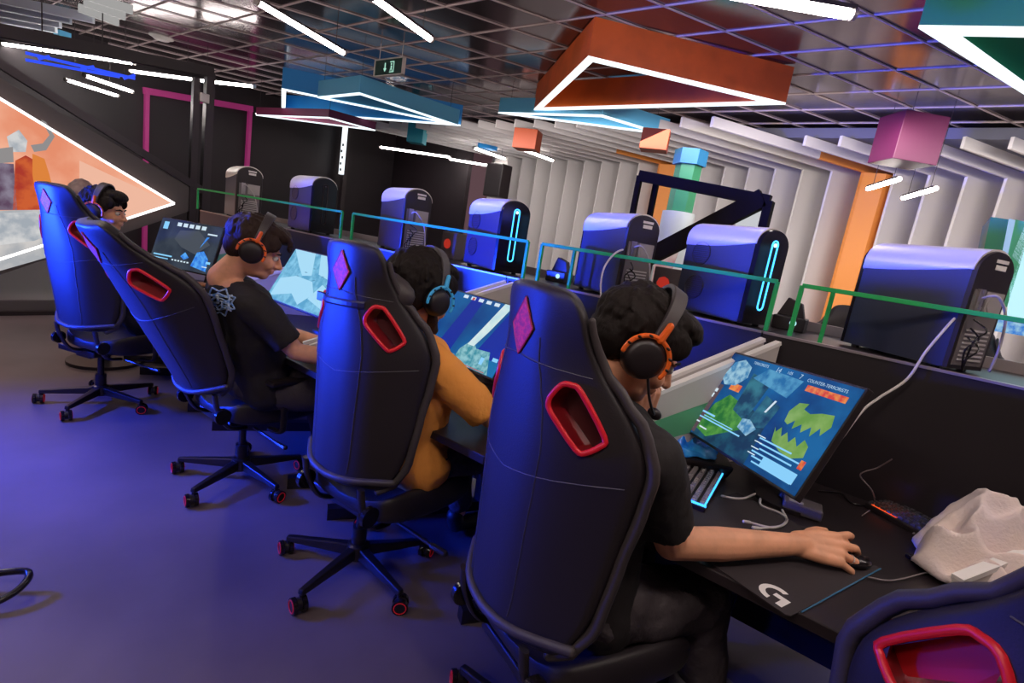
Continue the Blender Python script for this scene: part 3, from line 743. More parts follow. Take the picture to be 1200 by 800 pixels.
    for s in (-1, 1):
        mb = MB(); mb.tube(smooth_path([(s * .13, -.06, .385), (s * .145, -.15, .41), (s * .15, -.205, .50), (s * .15, -.222, .58)]), .016, 8, flat=.6)
        mb.build('back_bracket', METAL, root, smooth=50)
    for s in (-1, 1):
        mb = MB(); mb.cyl((s * .165, -.195, .48), (s * .182, -.195, .48), .036, seg=20); mb.build('recline_cover', BLACKG, root, smooth=40)
    mb = MB(); mb.cyl((BX, BO, .08), (BX, BO, .2), .03); mb.cyl((BX, BO, .2), (BX, BO, .37), .018); mb.build('gas_lift', METAL, root, smooth=40)
    R = .31
    mb = MB(); mb.tube([(BX, BO, .065), (BX, BO, .12), (BX, BO, .13)], [.05, .045, .03], 16); mb.build('base_hub', METAL, root, smooth=40)
    for k in range(5):
        a = math.radians(baserot + 72 * k - face + 90); u = V((math.cos(a), math.sin(a), 0)); n = V((-u.y, u.x, 0))
        mb = MB(); mb.rings([[u * .03 + n * sx * .024 + V((BX, BO, z)) for sx, z in ((-1, .07), (1, .07), (.8, .118), (-.8, .118))], [u * R + n * sx * .014 + V((BX, BO, z)) for sx, z in ((-1, .066), (1, .066), (.8, .088), (-.8, .088))]])
        mb.build('leg', METAL, root, bevel=.005)
        ca = MB(); ca.cyl(u * R * .97 + V((BX, BO, .05)), u * R * .97 + V((BX, BO, .068)), .009); c0 = u * (R * .97 + .012) + V((BX, BO, 0))
        aa = a + random.uniform(-1, 1); ax = V((math.cos(aa), math.sin(aa), 0))
        ca.tube([c0 + V((0, 0, .034)) - ax * .008, c0 + V((0, 0, .034)) + ax * .008], .024, 14)
        c = ca.build('caster', BLACK, root, smooth=40)
        for s in (-1, 1):
            w_ = MB(); w_.tube([c0 + V((0, 0, .031)) + ax * s * .010, c0 + V((0, 0, .031)) + ax * s * .026], .031, 18); w_.build('wheel', BLACKG, c, smooth=40)
        for s in (-1, 1):
            rg = MB(); rg.tube(arc(c0 + V((0, 0, .031)) + ax * s * .0265, ax.cross(V((0, 0, 1))), V((0, 0, 1)), .023, 0, 2 * PI * 15 / 16, 15), .0022, 5, closed=True); rg.build('red_ring', RED, c)
    if arm:
        for s in (-1, 1):
            mb = MB(); mb.tube(smooth_path([(s * .2, .02, .385), (s * .29, .02, .40), (s * .305, .02, .46), (s * .30, .02, .64)]), .018, 8, flat=.6); A_ = mb.build('armrest', METAL, root, smooth=50)
            mb = MB(); mb.box((s * .3, .05, .655), (.085, .25, .028)); mb.build('arm_pad', BLACK, A_, bevel=.012)
    tag(root, label, 'chair', 'gaming chairs along the desks'); return root
CH = {}
CH[4] = make_chair(-.555, 1.14, 70, 1.5, 'nearest full gaming chair, its player hunched right beside the bright screen', 178, bo=(0, .02), zoff=.0, arm=False)
CH[3] = make_chair(-1.43, 1.22, 94, 1.5, 'gaming chair with a pillow strap across its back, behind the orange-shirted player', 212, bo=(-.14, .05), strap=True, arm=False)
CH[2] = make_chair(-2.47, 1.20, 94, 29, 'strongly reclined blue-lit gaming chair behind the player in the printed black shirt', 223, bo=(-.08, .04))
CH[1] = make_chair(-3.78, 1.02, 112, 9, 'far left gaming chair, fully blue-lit with a clear red slot', 243, bo=(-.18, -.02))
CH[5] = make_chair(.30, .99, 95, 4, 'gaming chair cut by the bottom right corner with a large red slot', 200, arm=False, zoff=-.07, slotx=.19, sloth=.6)
# piece of a chair at the left edge
mb = MB(); P = at_z(-6, 690, .05)
mb.tube(smooth_path([P + V((-.12, -.06, .0)), P + V((-.02, .08, .02)), P + V((.045, .05, 0)), P + V((.045, -.03, -.02)), P + V((-.06, -.07, -.03))]), .012, 8)
"""cable loop"""
o = mb.build('cable_loop', BLACKG, smooth=True); tag(o, 'black looped cable lying on the floor at the left edge', 'cable')

P = at_y(992, 350, 3.75); make_chair(P.x, 4.0, 268, 8, 'dark gaming chair of the back row, its top showing behind the nearest tower\'s left side', 10)
P = at_y(1168, 345, 3.75); make_chair(P.x, 4.0, 275, 8, 'dark gaming chair of the back row, its top showing right of the nearest tower', 40)
# ================================================================ people
SKIN = mat('skin', (.82, .38, .22), .5, bump=.05, bscale=60, vary=.08, vscale=20)
HAIR = mat('dark_hair', (.012, .007, .006), .7, spec=.25, bump=.9, bscale=70, bdist=.006, stretch=(1, 1, .25))
HAIR2 = mat('brown_hair', (.035, .018, .014), .7, spec=.25, bump=.9, bscale=70, bdist=.006, stretch=(1, 1, .25))
STUB = mat('stubble_beard', (.03, .015, .012), .8, bump=.5, bscale=300)
SHIRTB = mat('black_cotton', (.014, .010, .011), .8, bump=.5, bscale=11, bdist=.02)
SHIRTO = mat('orange_cotton', (.9, .34, .055), .75, bump=.7, bscale=9, bdist=.03)
PANTS = mat('dark_trousers', (.055, .042, .048), .7, bump=.8, bscale=12, bdist=.03)
ORG = mat('headset_orange', (.75, .12, .015), .4, emit=(.9, .12, .01), es=.08)
SHOE = mat('shoe_black', (.02, .015, .018), .5)
def headM(pos, yaw, pitch, roll=0, sc=1.0):
    # columns: right, forward, up
    y, p = math.radians(yaw), math.radians(pitch)
    f = V((math.cos(y) * math.cos(p), math.sin(y) * math.cos(p), math.sin(p))); r = V((math.sin(y), -math.cos(y), 0)); u = r.cross(f)
    if roll:
        R = Matrix.Rotation(math.radians(roll), 3, f); r = R @ r; u = R @ u
    M = Matrix((r, f, u)).transposed().to_4x4(); M = Matrix.Translation(pos) @ M @ Matrix.Scale(sc, 4); return M
def add_hand(mb, w, d, n, side, curl=(30, 35, 25), spread=1.0, sc=1.0, thumb=(.6, .75, -.35), rel=(1, 1, 1, 1)):
    d = V(d).normalized(); n = V(n); n = (n - d * n.dot(d)).normalized(); s = d.cross(n).normalized() * side
    P = lambda a, b, c: w + (d * a + s * b + n * c) * sc
    mcp = [(.088, .030), (.092, .010), (.086, -.011), (.077, -.030)]
    L = [(.044, .026, .022), (.049, .030, .023), (.045, .028, .022), (.035, .021, .020)]; rr = [.0098, .0100, .0094, .0084]
    for i, (a, b) in enumerate(mcp):
        mb.tube([P(-.01, b * .45, 0), P(.04, b * .85, .004), P(a, b, .004)], [.0165 * sc, .0145 * sc, .0125 * sc], 10, round_=True)
        ang = 0; p = P(a, b, .004); pts = [p]; sp_ = math.radians((1.5 - i) * 5 * spread)
        for k in range(3):
            ang += math.radians(curl[k] * rel[i]); dr = (d * math.cos(sp_) + s * math.sin(sp_)) * math.cos(ang) - n * math.sin(ang)
            p = p + dr * L[i][k] * sc; pts.append(p)
        mb.tube(pts, [rr[i] * sc * 1.08, rr[i] * sc, rr[i] * sc * .92, rr[i] * sc * .8], 10, round_=True)
    mb.tube([P(.012, .015, -.002), P(.035, .034, -.008), P(.035 + .033 * thumb[0], .034 + .035 * thumb[1], -.008 + .03 * thumb[2]), P(.035 + .068 * thumb[0], .034 + .055 * thumb[1], -.012 + .05 * thumb[2])], [.016 * sc, .0145 * sc, .011 * sc, .009 * sc], 10, round_=True)
    mb.ell(P(.045, 0, -.002), (.033 * sc, .038 * sc, .012 * sc), Matrix((d, s, n)).transposed())
def person(p):
    M = headM(p['head'], p['yaw'], p['pitch'], p.get('roll', 0), p.get('hs', 1.0)); T = lambda q: M @ V(q); R3 = M.to_3x3()
    b = MB(); E = lambda c, r: b.ell(T(c), r, R3, 18, 12)
    E((0, -.012, .03), (.076, .096, .088)); E((0, .026, -.035), (.058, .07, .083)); E((0, .068, -.088), (.028, .026, .022)); E((0, .045, -.078), (.048, .045, .032))
    E((0, .083, .018), (.05, .016, .012)); E((.034, .074, -.035), (.022, .02, .024)); E((-.034, .074, -.035), (.022, .02, .024))
    b.tube([T((0, .09, .012)), T((0, .106, -.012)), T((0, .116, -.03))], [.007, .0095, .0125], 10, round_=True); E((.011, .103, -.034), (.008, .01, .007)); E((-.011, .103, -.034), (.008, .01, .007))
    E((0, .095, -.056), (.022, .011, .0065)); E((0, .093, -.066), (.02, .012, .008))
    for s in (-1, 1): E((s * .078, -.008, -.008), (.008, .018, .03))
    nb_, pel = p['neck'], p['pelvis']
    b.tube([T((0, -.03, -.03)), T((0, -.028, -.07)), V(nb_) + V((0, 0, .0))], [.056, .052, .064], 16, round_=True)
    (Rs, Re, Rw), (Ls, Le, Lw) = p['rarm'][:3], p['larm'][:3]
    mid = (V(Rs) + V(Ls)) / 2; chest = mid * .62 + V(pel) * .38; waist = mid * .3 + V(pel) * .7
    side = (V(Rs) - V(Ls)).normalized(); hint = V((0, 0, 1))
    g = p.get('girth', 1.0); tors = lambda mb, e: [mb.tube([mid + side * k * .085, chest + side * k * .078, waist + side * k * .065, V(pel) + side * k * .08], [.082 * g + e, .098 * g + e, .092 * g + e, .105 * g + e], 16, round_=True) for k in (-1, 0, 1)]
    tors(b, 0)
    for q in (Rs, Ls): b.tube([V(nb_) - V((0, 0, .02)), V(nb_) * .45 + V(q) * .55, V(q)], [.055, .052, .055], 14, round_=True)
    for (s0, e0, w0), sd, hd in (((Rs, Re, Rw), 1, p['rarm'][3]), ((Ls, Le, Lw), -1, p['larm'][3])):
        s0, e0, w0 = V(s0), V(e0), V(w0)
        b.tube([s0, s0 * .5 + e0 * .5, e0], [.052, .046, .038], 14, round_=True)
        b.tube([e0, e0 * .65 + w0 * .35, w0 * .9 + e0 * .1, w0], [.038, .041, .028, .027], 14, round_=True)
        add_hand(b, w0, hd['d'], hd['n'], -sd * hd.get('side', 1), hd.get('curl', (25, 30, 20)), hd.get('spread', 1), hd.get('sc', 1.0), hd.get('thumb', (.6, .75, -.35)), hd.get('rel', (1, 1, 1, 1)))
    kn, an = p['knees'], p['ankles']
    for s, k, a in ((1, kn[0], an[0]), (-1, kn[1], an[1])):
        hp = V(pel) + side * s * .09; k, a = V(k), V(a)
        b.tube([hp, hp * .5 + k * .5, k], [.085, .075, .055], 14, round_=True); b.tube([k, k * .6 + a * .4, a], [.055, .055, .036], 14, round_=True)
    body = skin(b, 'person', SKIN, p.get('vox', .006), 3)
    # shirt
    b = MB(); tors(b, .017)
    for q in (Rs, Ls): b.tube([V(nb_) - V((0, 0, .05)), V(nb_) * .45 + V(q) * .55 - V((0, 0, .003)), V(q)], [.062, .063, .072], 14, round_=True)
    for s0, e0 in ((V(Rs), V(Re)), (V(Ls), V(Le))):
        f = p.get('sleeve', .68); q = s0 + (e0 - s0) * f; b.tube([s0, s0 * .5 + q * .5, q], [.072, .068, .066], 16)
    sh = skin(b, 'shirt', p['shirt'], .008, 3, (.16, .03), body)
    sh['label'] = p['shirtlabel']
    # trousers and shoes
    b = MB(); b.ell(V(pel) - V((0, 0, .01)), (.16, .16, .1))
    for s, k, a in ((1, kn[0], an[0]), (-1, kn[1], an[1])):
        hp = V(pel) + side * s * .09; k, a = V(k), V(a)
        b.tube([hp, hp * .5 + k * .5, k], [.108, .094, .075], 16, round_=True); b.tube([k, k * .5 + a * .5, a + V((0, 0, .03))], [.073, .068, .06], 16)
    skin(b, 'trousers', PANTS, .009, 2, (.12, .03), body)
    for s, a in ((1, an[0]), (-1, an[1])):
        fd = p['toe']; b = MB(); a = V(a); a.z = .0
        f = V((math.cos(math.radians(fd)), math.sin(math.radians(fd)), 0))
        b.tube([a + V((0, 0, .10)) - f * .02, a + V((0, 0, .055)) - f * .01, a + f * .10 + V((0, 0, .04)), a + f * .19 + V((0, 0, .032))], [.042, .046, .042, .03], 14, round_=True)
        skin(b, 'shoe', SHOE, .008, 2, None, body)
    # hair
    b = MB(); E = lambda c, r: b.ell(T(c), r, R3, 18, 12)
    hv = p.get('hair_vol', 1.0)
    E((0, -.024, .046), (.087 * hv, .106 * hv, .086 * hv)); E((0, -.058, -.006), (.078 * hv, .066, .074)); 
    for s in (-1, 1): E((s * .072, .0, .035), (.016, .06, .05)); E((s * .074, .012, .0), (.008, .016, .03))
    fr = p.get('fringe', 1.0); E((0, .05, .100), (.066, .058, .032)); E((.0, .072 * fr, .092), (.062, .036, .028)); E((.068, .045, .052), (.014, .04, .036)); E((-.068, .045, .052), (.014, .04, .036))
    rnd = random.Random(p.get('seed', 1))
    for i in range(p.get('tufts', 260)):
        a = rnd.uniform(0, 2 * PI); zz = rnd.uniform(-.25, 1); rxy = math.sqrt(1 - zz * zz)
        d = V((rxy * math.cos(a), rxy * math.sin(a), zz))
        if d.y > .45 and zz < .62: continue
        c = V((0, -.024, .046)) + V((d.x * .085 * hv, d.y * .104 * hv, d.z * .084 * hv))
        t = V((rnd.uniform(-.35, .35), rnd.uniform(.1, .9) if zz > .3 else rnd.uniform(-.3, .3), -1 if zz < .6 else -.3)); t = (t - d * t.dot(d)).normalized()
        L_ = rnd.uniform(.03, .055); c = c + d * rnd.uniform(-.003, .002)
        b.tube([T(c), T(c + t * L_ * .4 + d * .002), T(c + t * L_ * .8 - d * .003), T(c + t * L_ - d * .003)], [.006, .0075, .006, .003], 6, round_=True)
    if fr > 1.05:
        for i in range(26):
            x = rnd.uniform(-.06, .06); b.tube([T((x, .06, .112)), T((x * 1.05, .10, .10)), T((x * 1.1, .118 + rnd.uniform(-.008, .01), .07 + rnd.uniform(-.02, .02)))], [.012, .01, .004], 6, round_=True)
    skin(b, 'hair', p['hair'], .0038, 2, (.012, .004), body)
    if p.get('beard'):
        b = MB(); E = lambda c, r: b.ell(T(c), r, R3, 18, 12)
        for s in (-1, 1): b.tube([T((s * .066, .01, -.02)), T((s * .058, .035, -.07)), T((s * .03, .075, -.098)), T((0, .086, -.102))], [.012, .02, .02, .022], 10, round_=True)
        skin(b, 'beard', STUB, .004, 2, (.02, .005), body)
    for s in (-1, 1):
        b = MB(); b.ell(T((s * .029, .084, .001)), (.0125, .0125, .0125)); b.mi = 1; b.ell(T((s * .029, .0925, .0)), (.0055, .0055, .0055)); b.build('eye', [mat('eye_white', (.7, .66, .62), .2), mat('iris', (.02, .01, .008), .2)], body, smooth=True)
        b = MB(); b.tube([T((s * .012, .097, .02)), T((s * .03, .096, .025)), T((s * .048, .083, .02))], [.0035, .0045, .002], 8, round_=True); b.build('eyebrow', p['hair'], body, smooth=True)
    tag(body, p['label'], 'person')
    return body, M
def headset(M, label, yoke, mic=True, cupc=BLACK, band=LEATHERS, glasses=False):
    T = lambda q: M @ V(q); R3 = M.to_3x3()
    o = bpy.data.objects.new('gaming_headset', None); C.objects.link(o); o.location = M.translation; inv = -M.translation
    B_ = lambda: MB()
    def fin(mb): mb.v = [tuple(V(v) + inv) for v in mb.v]; return mb
    b = MB(); rings = []
    for i in range(25):
        t = math.radians(-8 + 196 * i / 24); c = V((.104 * math.cos(t), -.006, .012 + .142 * math.sin(t))); n = V((math.cos(t), 0, math.sin(t)))
        wd = .010 + .009 * math.sin(max(t, 0)) if 0 < t < PI else .010
        rings.append([T(c + V((0, s * wd, 0)) + n * k * .006) for s, k in ((-1, -1), (1, -1), (1, 1), (-1, 1))])
    b.rings(rings); fin(b).build('headband', band, o, smooth=50, bevel=.002)
    for s in (-1, 1):
        b = MB(); b.tube([T((s * .074, -.004, -.012)), T((s * .086, -.004, -.012)), T((s * .098, -.004, -.012)), T((s * .112, -.004, -.012)), T((s * .119, -.004, -.012)), T((s * .121, -.004, -.012))], [.042, .048, .047, .043, .033, .012], 24)
        fin(b).build('ear_cup', cupc, o, smooth=40)
        b = MB(); pts = [T((s * .112, -.004 + .052 * math.cos(a), -.012 + .052 * math.sin(a))) for a in [math.radians(-12 + 204 * k / 20) for k in range(21)]]
        b.tube(pts, .0052, 8, round_=True); b.tube([T((s * .112, -.004, .04)), T((s * .108, -.005, .075))], [.0085, .0075], 8, round_=True); fin(b).build('yoke', yoke, o, smooth=40)
        b = MB()
        for k in range(7):
            a = math.radians(10 + 160 * k / 6); b.ell(T((s * .1172, -.004 + .052 * math.cos(a), -.012 + .052 * math.sin(a))), (.0022, .0055, .003), R3, 8, 6)
        fin(b).build('yoke_notches', BLACK, o)
    if mic:
        s = 1; b = MB(); b.tube([T(q) for q in smooth_path([(s * .105, .025, -.035), (s * .10, .06, -.07), (s * .08, .10, -.095), (s * .05, .118, -.098)])], .0032, 6); m_ = fin(b).build('microphone_boom', BLACK, o, smooth=True)
        b = MB(); b.ell(T((s * .048, .119, -.098)), (.013, .018, .013), R3); fin(b).build('microphone_foam', BLACK, m_, smooth=True)
    tag(o, label, 'headset', 'gaming headsets'); return o
UP = V((0, 0, 1))
# nearest player
bd4, M4 = person(dict(head=V((-.482, 1.125, 1.256)), yaw=40, pitch=-28, hs=1.0, neck=(-.535, 1.055, 1.125), pelvis=(-.53, 1.14, .60), girth=.95,
    rarm=((-.375, 1.045, 1.045), (-.315, 1.165, .815), (-.083, 1.482, .805), dict(d=(.78, .62, -.02), n=(.34, -.50, .80), sc=1.12, curl=(16, 36, 30), spread=2.6, rel=(.75, .95, 1.15, 1.15), thumb=(.9, .5, -.5))),
    larm=((-.70, 1.12, 1.06), (-.60, 1.38, .84), (-.50, 1.28, 1.03), dict(d=(.15, -.15, 1), n=(.5, -.2, .1), side=1, curl=(50, 60, 30))),
    knees=((-.27, 1.42, .57), (-.52, 1.5, .57)), ankles=((-.2, 1.5, .12), (-.5, 1.55, .12)), toe=62, shirt=SHIRTB, shirtlabel='plain black short-sleeved shirt', hair=HAIR, fringe=1.03, hair_vol=.98, sleeve=.8, seed=3, vox=.0042, tufts=300,
    label='person in a plain black shirt at the nearest desk, right arm stretched to the mouse'))
headset(M4, 'black and orange headset with a foam microphone on the nearest player', ORG)
# player in orange
bd3, M3 = person(dict(head=V((-1.365, 1.255, 1.213)), yaw=86, pitch=-16, hs=1.08, neck=(-1.385, 1.18, 1.07), pelvis=(-1.39, 1.30, .60), girth=1.12,
    rarm=((-1.19, 1.22, .985), (-1.09, 1.40, .82), (-1.16, 1.62, .80), dict(d=(-.2, 1, 0), n=(0, 0, 1))),
    larm=((-1.57, 1.24, .985), (-1.66, 1.42, .81), (-1.48, 1.62, .80), dict(d=(.3, 1, 0), n=(0, 0, 1))),
    knees=((-1.25, 1.7, .57), (-1.5, 1.72, .57)), ankles=((-1.22, 1.75, .12), (-1.5, 1.8, .12)), toe=85, shirt=SHIRTO, shirtlabel='loose orange T-shirt', hair=HAIR, hair_vol=1.1, seed=5, beard=True, sleeve=.86,
    label='person in a loose orange T-shirt seen from behind, third desk from the far end'))
headset(M3, 'dark headset with light blue yokes on the orange-shirted player', mat('headset_blue', (.05, .35, .65), .4, emit=(.05, .4, .8), es=.15), mic=False)
# player in printed shirt
bd2, M2 = person(dict(head=V((-2.215, 1.085, 1.245)), yaw=60, pitch=-22, hs=1.0, neck=(-2.30, 1.0, 1.10), pelvis=(-2.36, 1.22, .60), girth=1.02,
    rarm=((-2.13, 1.06, 1.01), (-2.04, 1.2, .83), (-1.90, 1.42, .80), dict(d=(.3, 1, 0), n=(0, 0, 1))),
    larm=((-2.48, 1.08, 1.02), (-2.45, 1.32, .82), (-2.25, 1.48, .80), dict(d=(.5, 1, 0), n=(0, 0, 1))),
    knees=((-2.1, 1.5, .57), (-2.35, 1.52, .57)), ankles=((-2.05, 1.55, .12), (-2.35, 1.6, .12)), toe=80, shirt=SHIRTB, shirtlabel='black T-shirt with a blue and white print on the shoulder', hair=HAIR2, seed=9, sleeve=.8, fringe=1.06,
    label='person in a black T-shirt with a blue print, looking down beside the pale blue screen'))
headset(M2, 'headset with orange yokes on the player in the printed shirt', ORG, mic=False)
# far player
bd1, M1 = person(dict(head=V((-3.98, 1.02, 1.235)), yaw=48, pitch=-6, hs=1.02, neck=(-4.02, .97, 1.08), pelvis=(-3.86, 1.22, .60),
    rarm=((-3.84, .93, 1.0), (-3.72, 1.12, .80), (-3.6, 1.40, .80), dict(d=(.2, 1, 0), n=(0, 0, 1))),
    larm=((-4.2, 1.08, 1.0), (-4.15, 1.3, .80), (-3.95, 1.5, .80), dict(d=(.3, 1, 0), n=(0, 0, 1))),
    knees=((-3.7, 1.5, .57), (-3.95, 1.55, .57)), ankles=((-3.65, 1.55, .12), (-3.95, 1.6, .12)), toe=80, shirt=SHIRTB, shirtlabel='dark shirt', hair=HAIR, fringe=1.02, seed=12,
    label='person at the far left desk, face in profile before the orange screen'))
headset(M1, 'headset with orange yokes on the far left player', ORG, mic=False)
# ring on the nearest player's hand
# shirt print on the back of the second player

def on_mesh(o, p, d, off=.003):
    me = o.data; bv = BVHTree.FromPolygons([v.co.copy() for v in me.vertices], [tuple(q.vertices) for q in me.polygons])
    return lambda a: (lambda r: (r[0] - d * off) if r[0] is not None else a)(bv.ray_cast(a - d * .5, d))
from mathutils.bvhtree import BVHTree
sh2 = [c for c in bd2.children if c.name.startswith('shirt')][0]
vd = V((-2.3, 1.0, 1.0)) - V((-.9, .15, 1.3)); vd.normalize(); _, va, vb = frame_of(vd); vb = -vb if vb.z < 0 else vb; va = va if va.dot(V((1, .5, 0))) > 0 else -va
pr = on_mesh(sh2, None, vd)
cen = V((-2.36, 1.03, .985))
def star(cx, cy, r, n, w):
    out = MB()
    pts = [(cx + r * k * math.cos(a), cy + r * .8 * k * math.sin(a)) for a, k in [(2 * PI * i / n, 1 if i % 2 else .72) for i in range(n)]]
    for i in range(n):
        a, b = pts[i], pts[(i + 1) % n]
        q = [pr(cen + va * (a[0] + (b[0] - a[0]) * t) + vb * (a[1] + (b[1] - a[1]) * t)) for t in (0, .33, .66, 1)]
        out.tube(q, w, 5)
    return out
pm = MB()
for m_ in (star(.0, 0, .075, 16, .0035), star(.01, .0, .045, 10, .005), star(-.02, .01, .025, 8, .006), star(.03, -.012, .02, 8, .005)): pm.add(m_.v, m_.f)
for k in range(5):
    q = [pr(cen + va * (-.055 + .11 * t / 5) + vb * (-.03 + k * .014 + .006 * math.sin(t * 2 + k))) for t in range(6)]; pm.tube(q, .003, 5)
q = [pr(cen + va * (.02 + .03 * t) + vb * (.115 + .012 * t)) for t in range(3)]; pm.tube(q, .007, 5)
pp = pm.build('shirt_print', mat('print_blue', (.12, .3, .75), .6, col2=(.6, .68, .8), vscale=60), sh2)

_d = V((.78, .62, -.02)).normalized(); _nn = V((.34, -.50, .80)); _nn = (_nn - _d * _nn.dot(_d)).normalized(); _s = -_d.cross(_nn).normalized()
_sp = math.radians(-.5 * 5 * 2.6); _an = math.radians(16 * 1.15); _dr = (_d * math.cos(_sp) + _s * math.sin(_sp)) * math.cos(_an) - _nn * math.sin(_an)
_p = V((-.083, 1.482, .805)) + (_d * .086 + _s * -.011 + _nn * .004) * 1.12 + _dr * .034
_, _a, _b = frame_of(_dr); rg = MB(); rg.tube(arc(_p, _a, _b, .0112, 0, 2 * PI * 15 / 16, 15), .0017, 6, closed=True)
o = rg.build('finger_ring', SILVER, smooth=True); tag(o, 'silver ring on the nearest player\'s mouse hand', 'ring')
# ================================================================ monitors and desk items
def screen_mat(name, c1, c2, sc, st=1.0, c3=None):
    return glow(name, c1, st, col2=c2, vscale=sc)
def monitor(c, yaw, tilt, roll, label, paint, w=.57, h=.325, deskz=DZ):
    yw, tl = math.radians(yaw), math.radians(tilt)
    u = V((math.cos(yw), math.sin(yw), 0)); n = V((-math.sin(yw), math.cos(yw), 0)); v = UP * math.cos(tl) + n * math.sin(tl)
    if roll:
        r = math.radians(roll); u, v = u * math.cos(r) + v * math.sin(r), v * math.cos(r) - u * math.sin(r)
    k = u.cross(v)  # towards the viewer
    c = V(c); base = c + n * .17 ; base.z = deskz
    root = empty('gaming_monitor', base); o0 = base
    R = Matrix((u, v, k)).transposed()
    P = lambda a, b, d=0: c - o0 + u * a * w + v * b * h + k * d
    mb = MB(); mb.box(c - o0 - k * .014, (w + .012, h + .016, .022), R); mb.build('bezel', BLACK, root, bevel=.003)
    mb = MB(); mb.box(c - o0 - k * .034, (w * .6, h * .6, .024), R); mb.build('rear_housing', BLACK, root, bevel=.008)
    mb = MB(); mb.box(c - o0 - k * .0015, (w, h, .003), R); scr = mb.build('screen', paint['base'], root)
    mb = MB(); mats = []
    for j, (mt, polys) in enumerate(paint['polys']):
        mats.append(mt); mb.mi = j
        for pl in polys:
            q = [P(a, b, .0006 + .0004 * j) for a, b in pl]
            mb.face(q)
    if mats: 
        me = bpy.data.meshes.new('screen_graphics'); me.from_pydata(mb.v, [], mb.f)
        for x in mats: me.materials.append(x)
        me.polygons.foreach_set('material_index', mb.m); link('screen_graphics', me, scr)
    if paint.get('text'):
        for tx, a, b, sz in paint['text']:
            tb = MB(); M_ = Matrix.Translation(P(a, b, .004)) @ R.to_4x4(); text_mesh(tx, sz, M_, tb)
            tb.build('screen_text', glow('hud_white', (.5, .72, .9), .9), scr)
    mb = MB(); a_ = c - o0 - k * .045; bt = V((0, 0, .012))
    mb.tube(smooth_path([a_, a_ + n * .05 - UP * .03, bt + n * .02 + UP * .12, bt]), .018, 10, flat=1.6); mb.build('stand', BLACK, root, smooth=50)
    mb = MB(); mb.cyl((0, 0, 0), (0, 0, .012), .095, seg=28); mb.build('stand_foot', BLACK, root, smooth=40)
    tag(root, label, 'monitor', 'gaming monitors'); return root
def rect(a0, b0, a1, b1, s=0): return [(a0, b0), (a1, b0), (a1 + s, b1), (a0 + s, b1)]
rnd = random.Random(4)
g_ = lambda n, c, s=1.0, **k: glow(n, c, s, **k)
jaw1 = [(.20, .02), (.19, .12), (.22, .22), (.28, .24), (.27, .18), (.32, .16), (.38, .2), (.45, .22), (.47, .12), (.44, .02), (.42, .08), (.39, -.02), (.37, .06), (.33, -.02), (.31, .05), (.27, -.02), (.26, .06), (.23, .0)]
jaw2 = [(.17, -.06), (.19, -.1), (.21, -.04), (.24, -.12), (.26, -.06), (.3, -.14), (.32, -.07), (.36, -.14), (.38, -.06), (.42, -.1), (.43, -.2), (.36, -.26), (.28, -.24), (.2, -.19)]
hud = g_('hud_cyan', (.25, .62, .95), 1.0); wht = g_('hud_pale', (.7, .85, .95), .9)
paint4 = dict(base=screen_mat('game_blue', (.004, .035, .16), (.01, .13, .36), 5, .95), polys=[
    (g_('game_floor', (.01, .04, .09), .9, col2=(.015, .09, .15), vscale=25), [[(-.42, -.5), (.12, -.5), (.1, -.1), (-.05, .0), (-.4, -.12)]]),
    (g_('game_green', (.02, .16, .04), .95, col2=(.10, .34, .06), vscale=30), [[(-.42, -.42), (-.28, -.46), (-.02, -.2), (-.12, .0), (-.3, .05), (-.38, -.1)]]),
    (g_('game_tower', (.01, .05, .12), .9, col2=(.04, .2, .28), vscale=18), [[(-.2, -.08), (-.06, -.14), (-.04, .3), (-.22, .35)], [(-.04, -.18), (.1, -.12), (.12, .12), (-.02, .18)]]),
    (g_('game_sky', (.02, .16, .40), .9, col2=(.10, .36, .60), vscale=30), [[(-.2, .3), (.12, .22), (.16, .42), (-.12, .44)]]),
    (g_('game_bar', (.12, .08, .10), .8), [rect(-.44, -.48, -.40, .12, -.0), ]),
    (g_('game_red', (.7, .06, .05), .9, col2=(.85, .3, .08), vscale=50), [rect(-.34, .10, -.24, .18), rect(.2, .34, .46, .40), [(.43, -.3), (.46, -.3), (.46, -.22), (.43, -.22)]]),
    (g_('game_jaw', (.14, .32, .06), .95, col2=(.24, .42, .12), vscale=20), [jaw1, jaw2]),
    (g_('game_map', (.06, .25, .5), .9, col2=(.35, .6, .75), vscale=45), [[(-.46, .2), (-.43, .4), (-.35, .46), (-.26, .4), (-.24, .28), (-.3, .16), (-.4, .13)], [(-.08, -.22), (.02, -.26), (.06, -.16), (-.02, -.1), (-.08, -.12)]]),
    (hud, [rect(-.46, -.30, -.02, -.285), rect(-.40, -.27, -.1, -.26), rect(-.46, -.24, -.3, -.22)] + [rect(.12 + .02 * (i % 3), -.22 - i * .045, .12 + .02 * (i % 3) + .24 + .05 * (i % 2), -.205 - i * .045) for i in range(6)] + [rect(.22, -.44, .46, -.34)]),
    (wht, [rect(-.47, -.36, -.4, -.345), rect(-.38, -.4, -.3, -.385), rect(-.45, .02, -.42, .06), rect(-.46, -.05, -.43, -.0)] + [rect(.1, -.2 - i * .06, .16, -.19 - i * .06) for i in range(4)] + [[(.04, .02), (.055, .02), (.08, .16), (.065, .16)]]),
    ], text=[('TERRORISTS', -.2, .455, .014), ('14', -.045, .45, .024), ('1:05', .045, .455, .014), ('7', .13, .45, .022), ('COUNTER-TERRORISTS', .31, .44, .014)])
monitor((-.301, 1.728, 1.048), -44.6, 24.5, 4.7, 'nearest monitor showing a blue and green shooter game with a jagged green shape', paint4)
def cc(n, c): return g_(n, c)
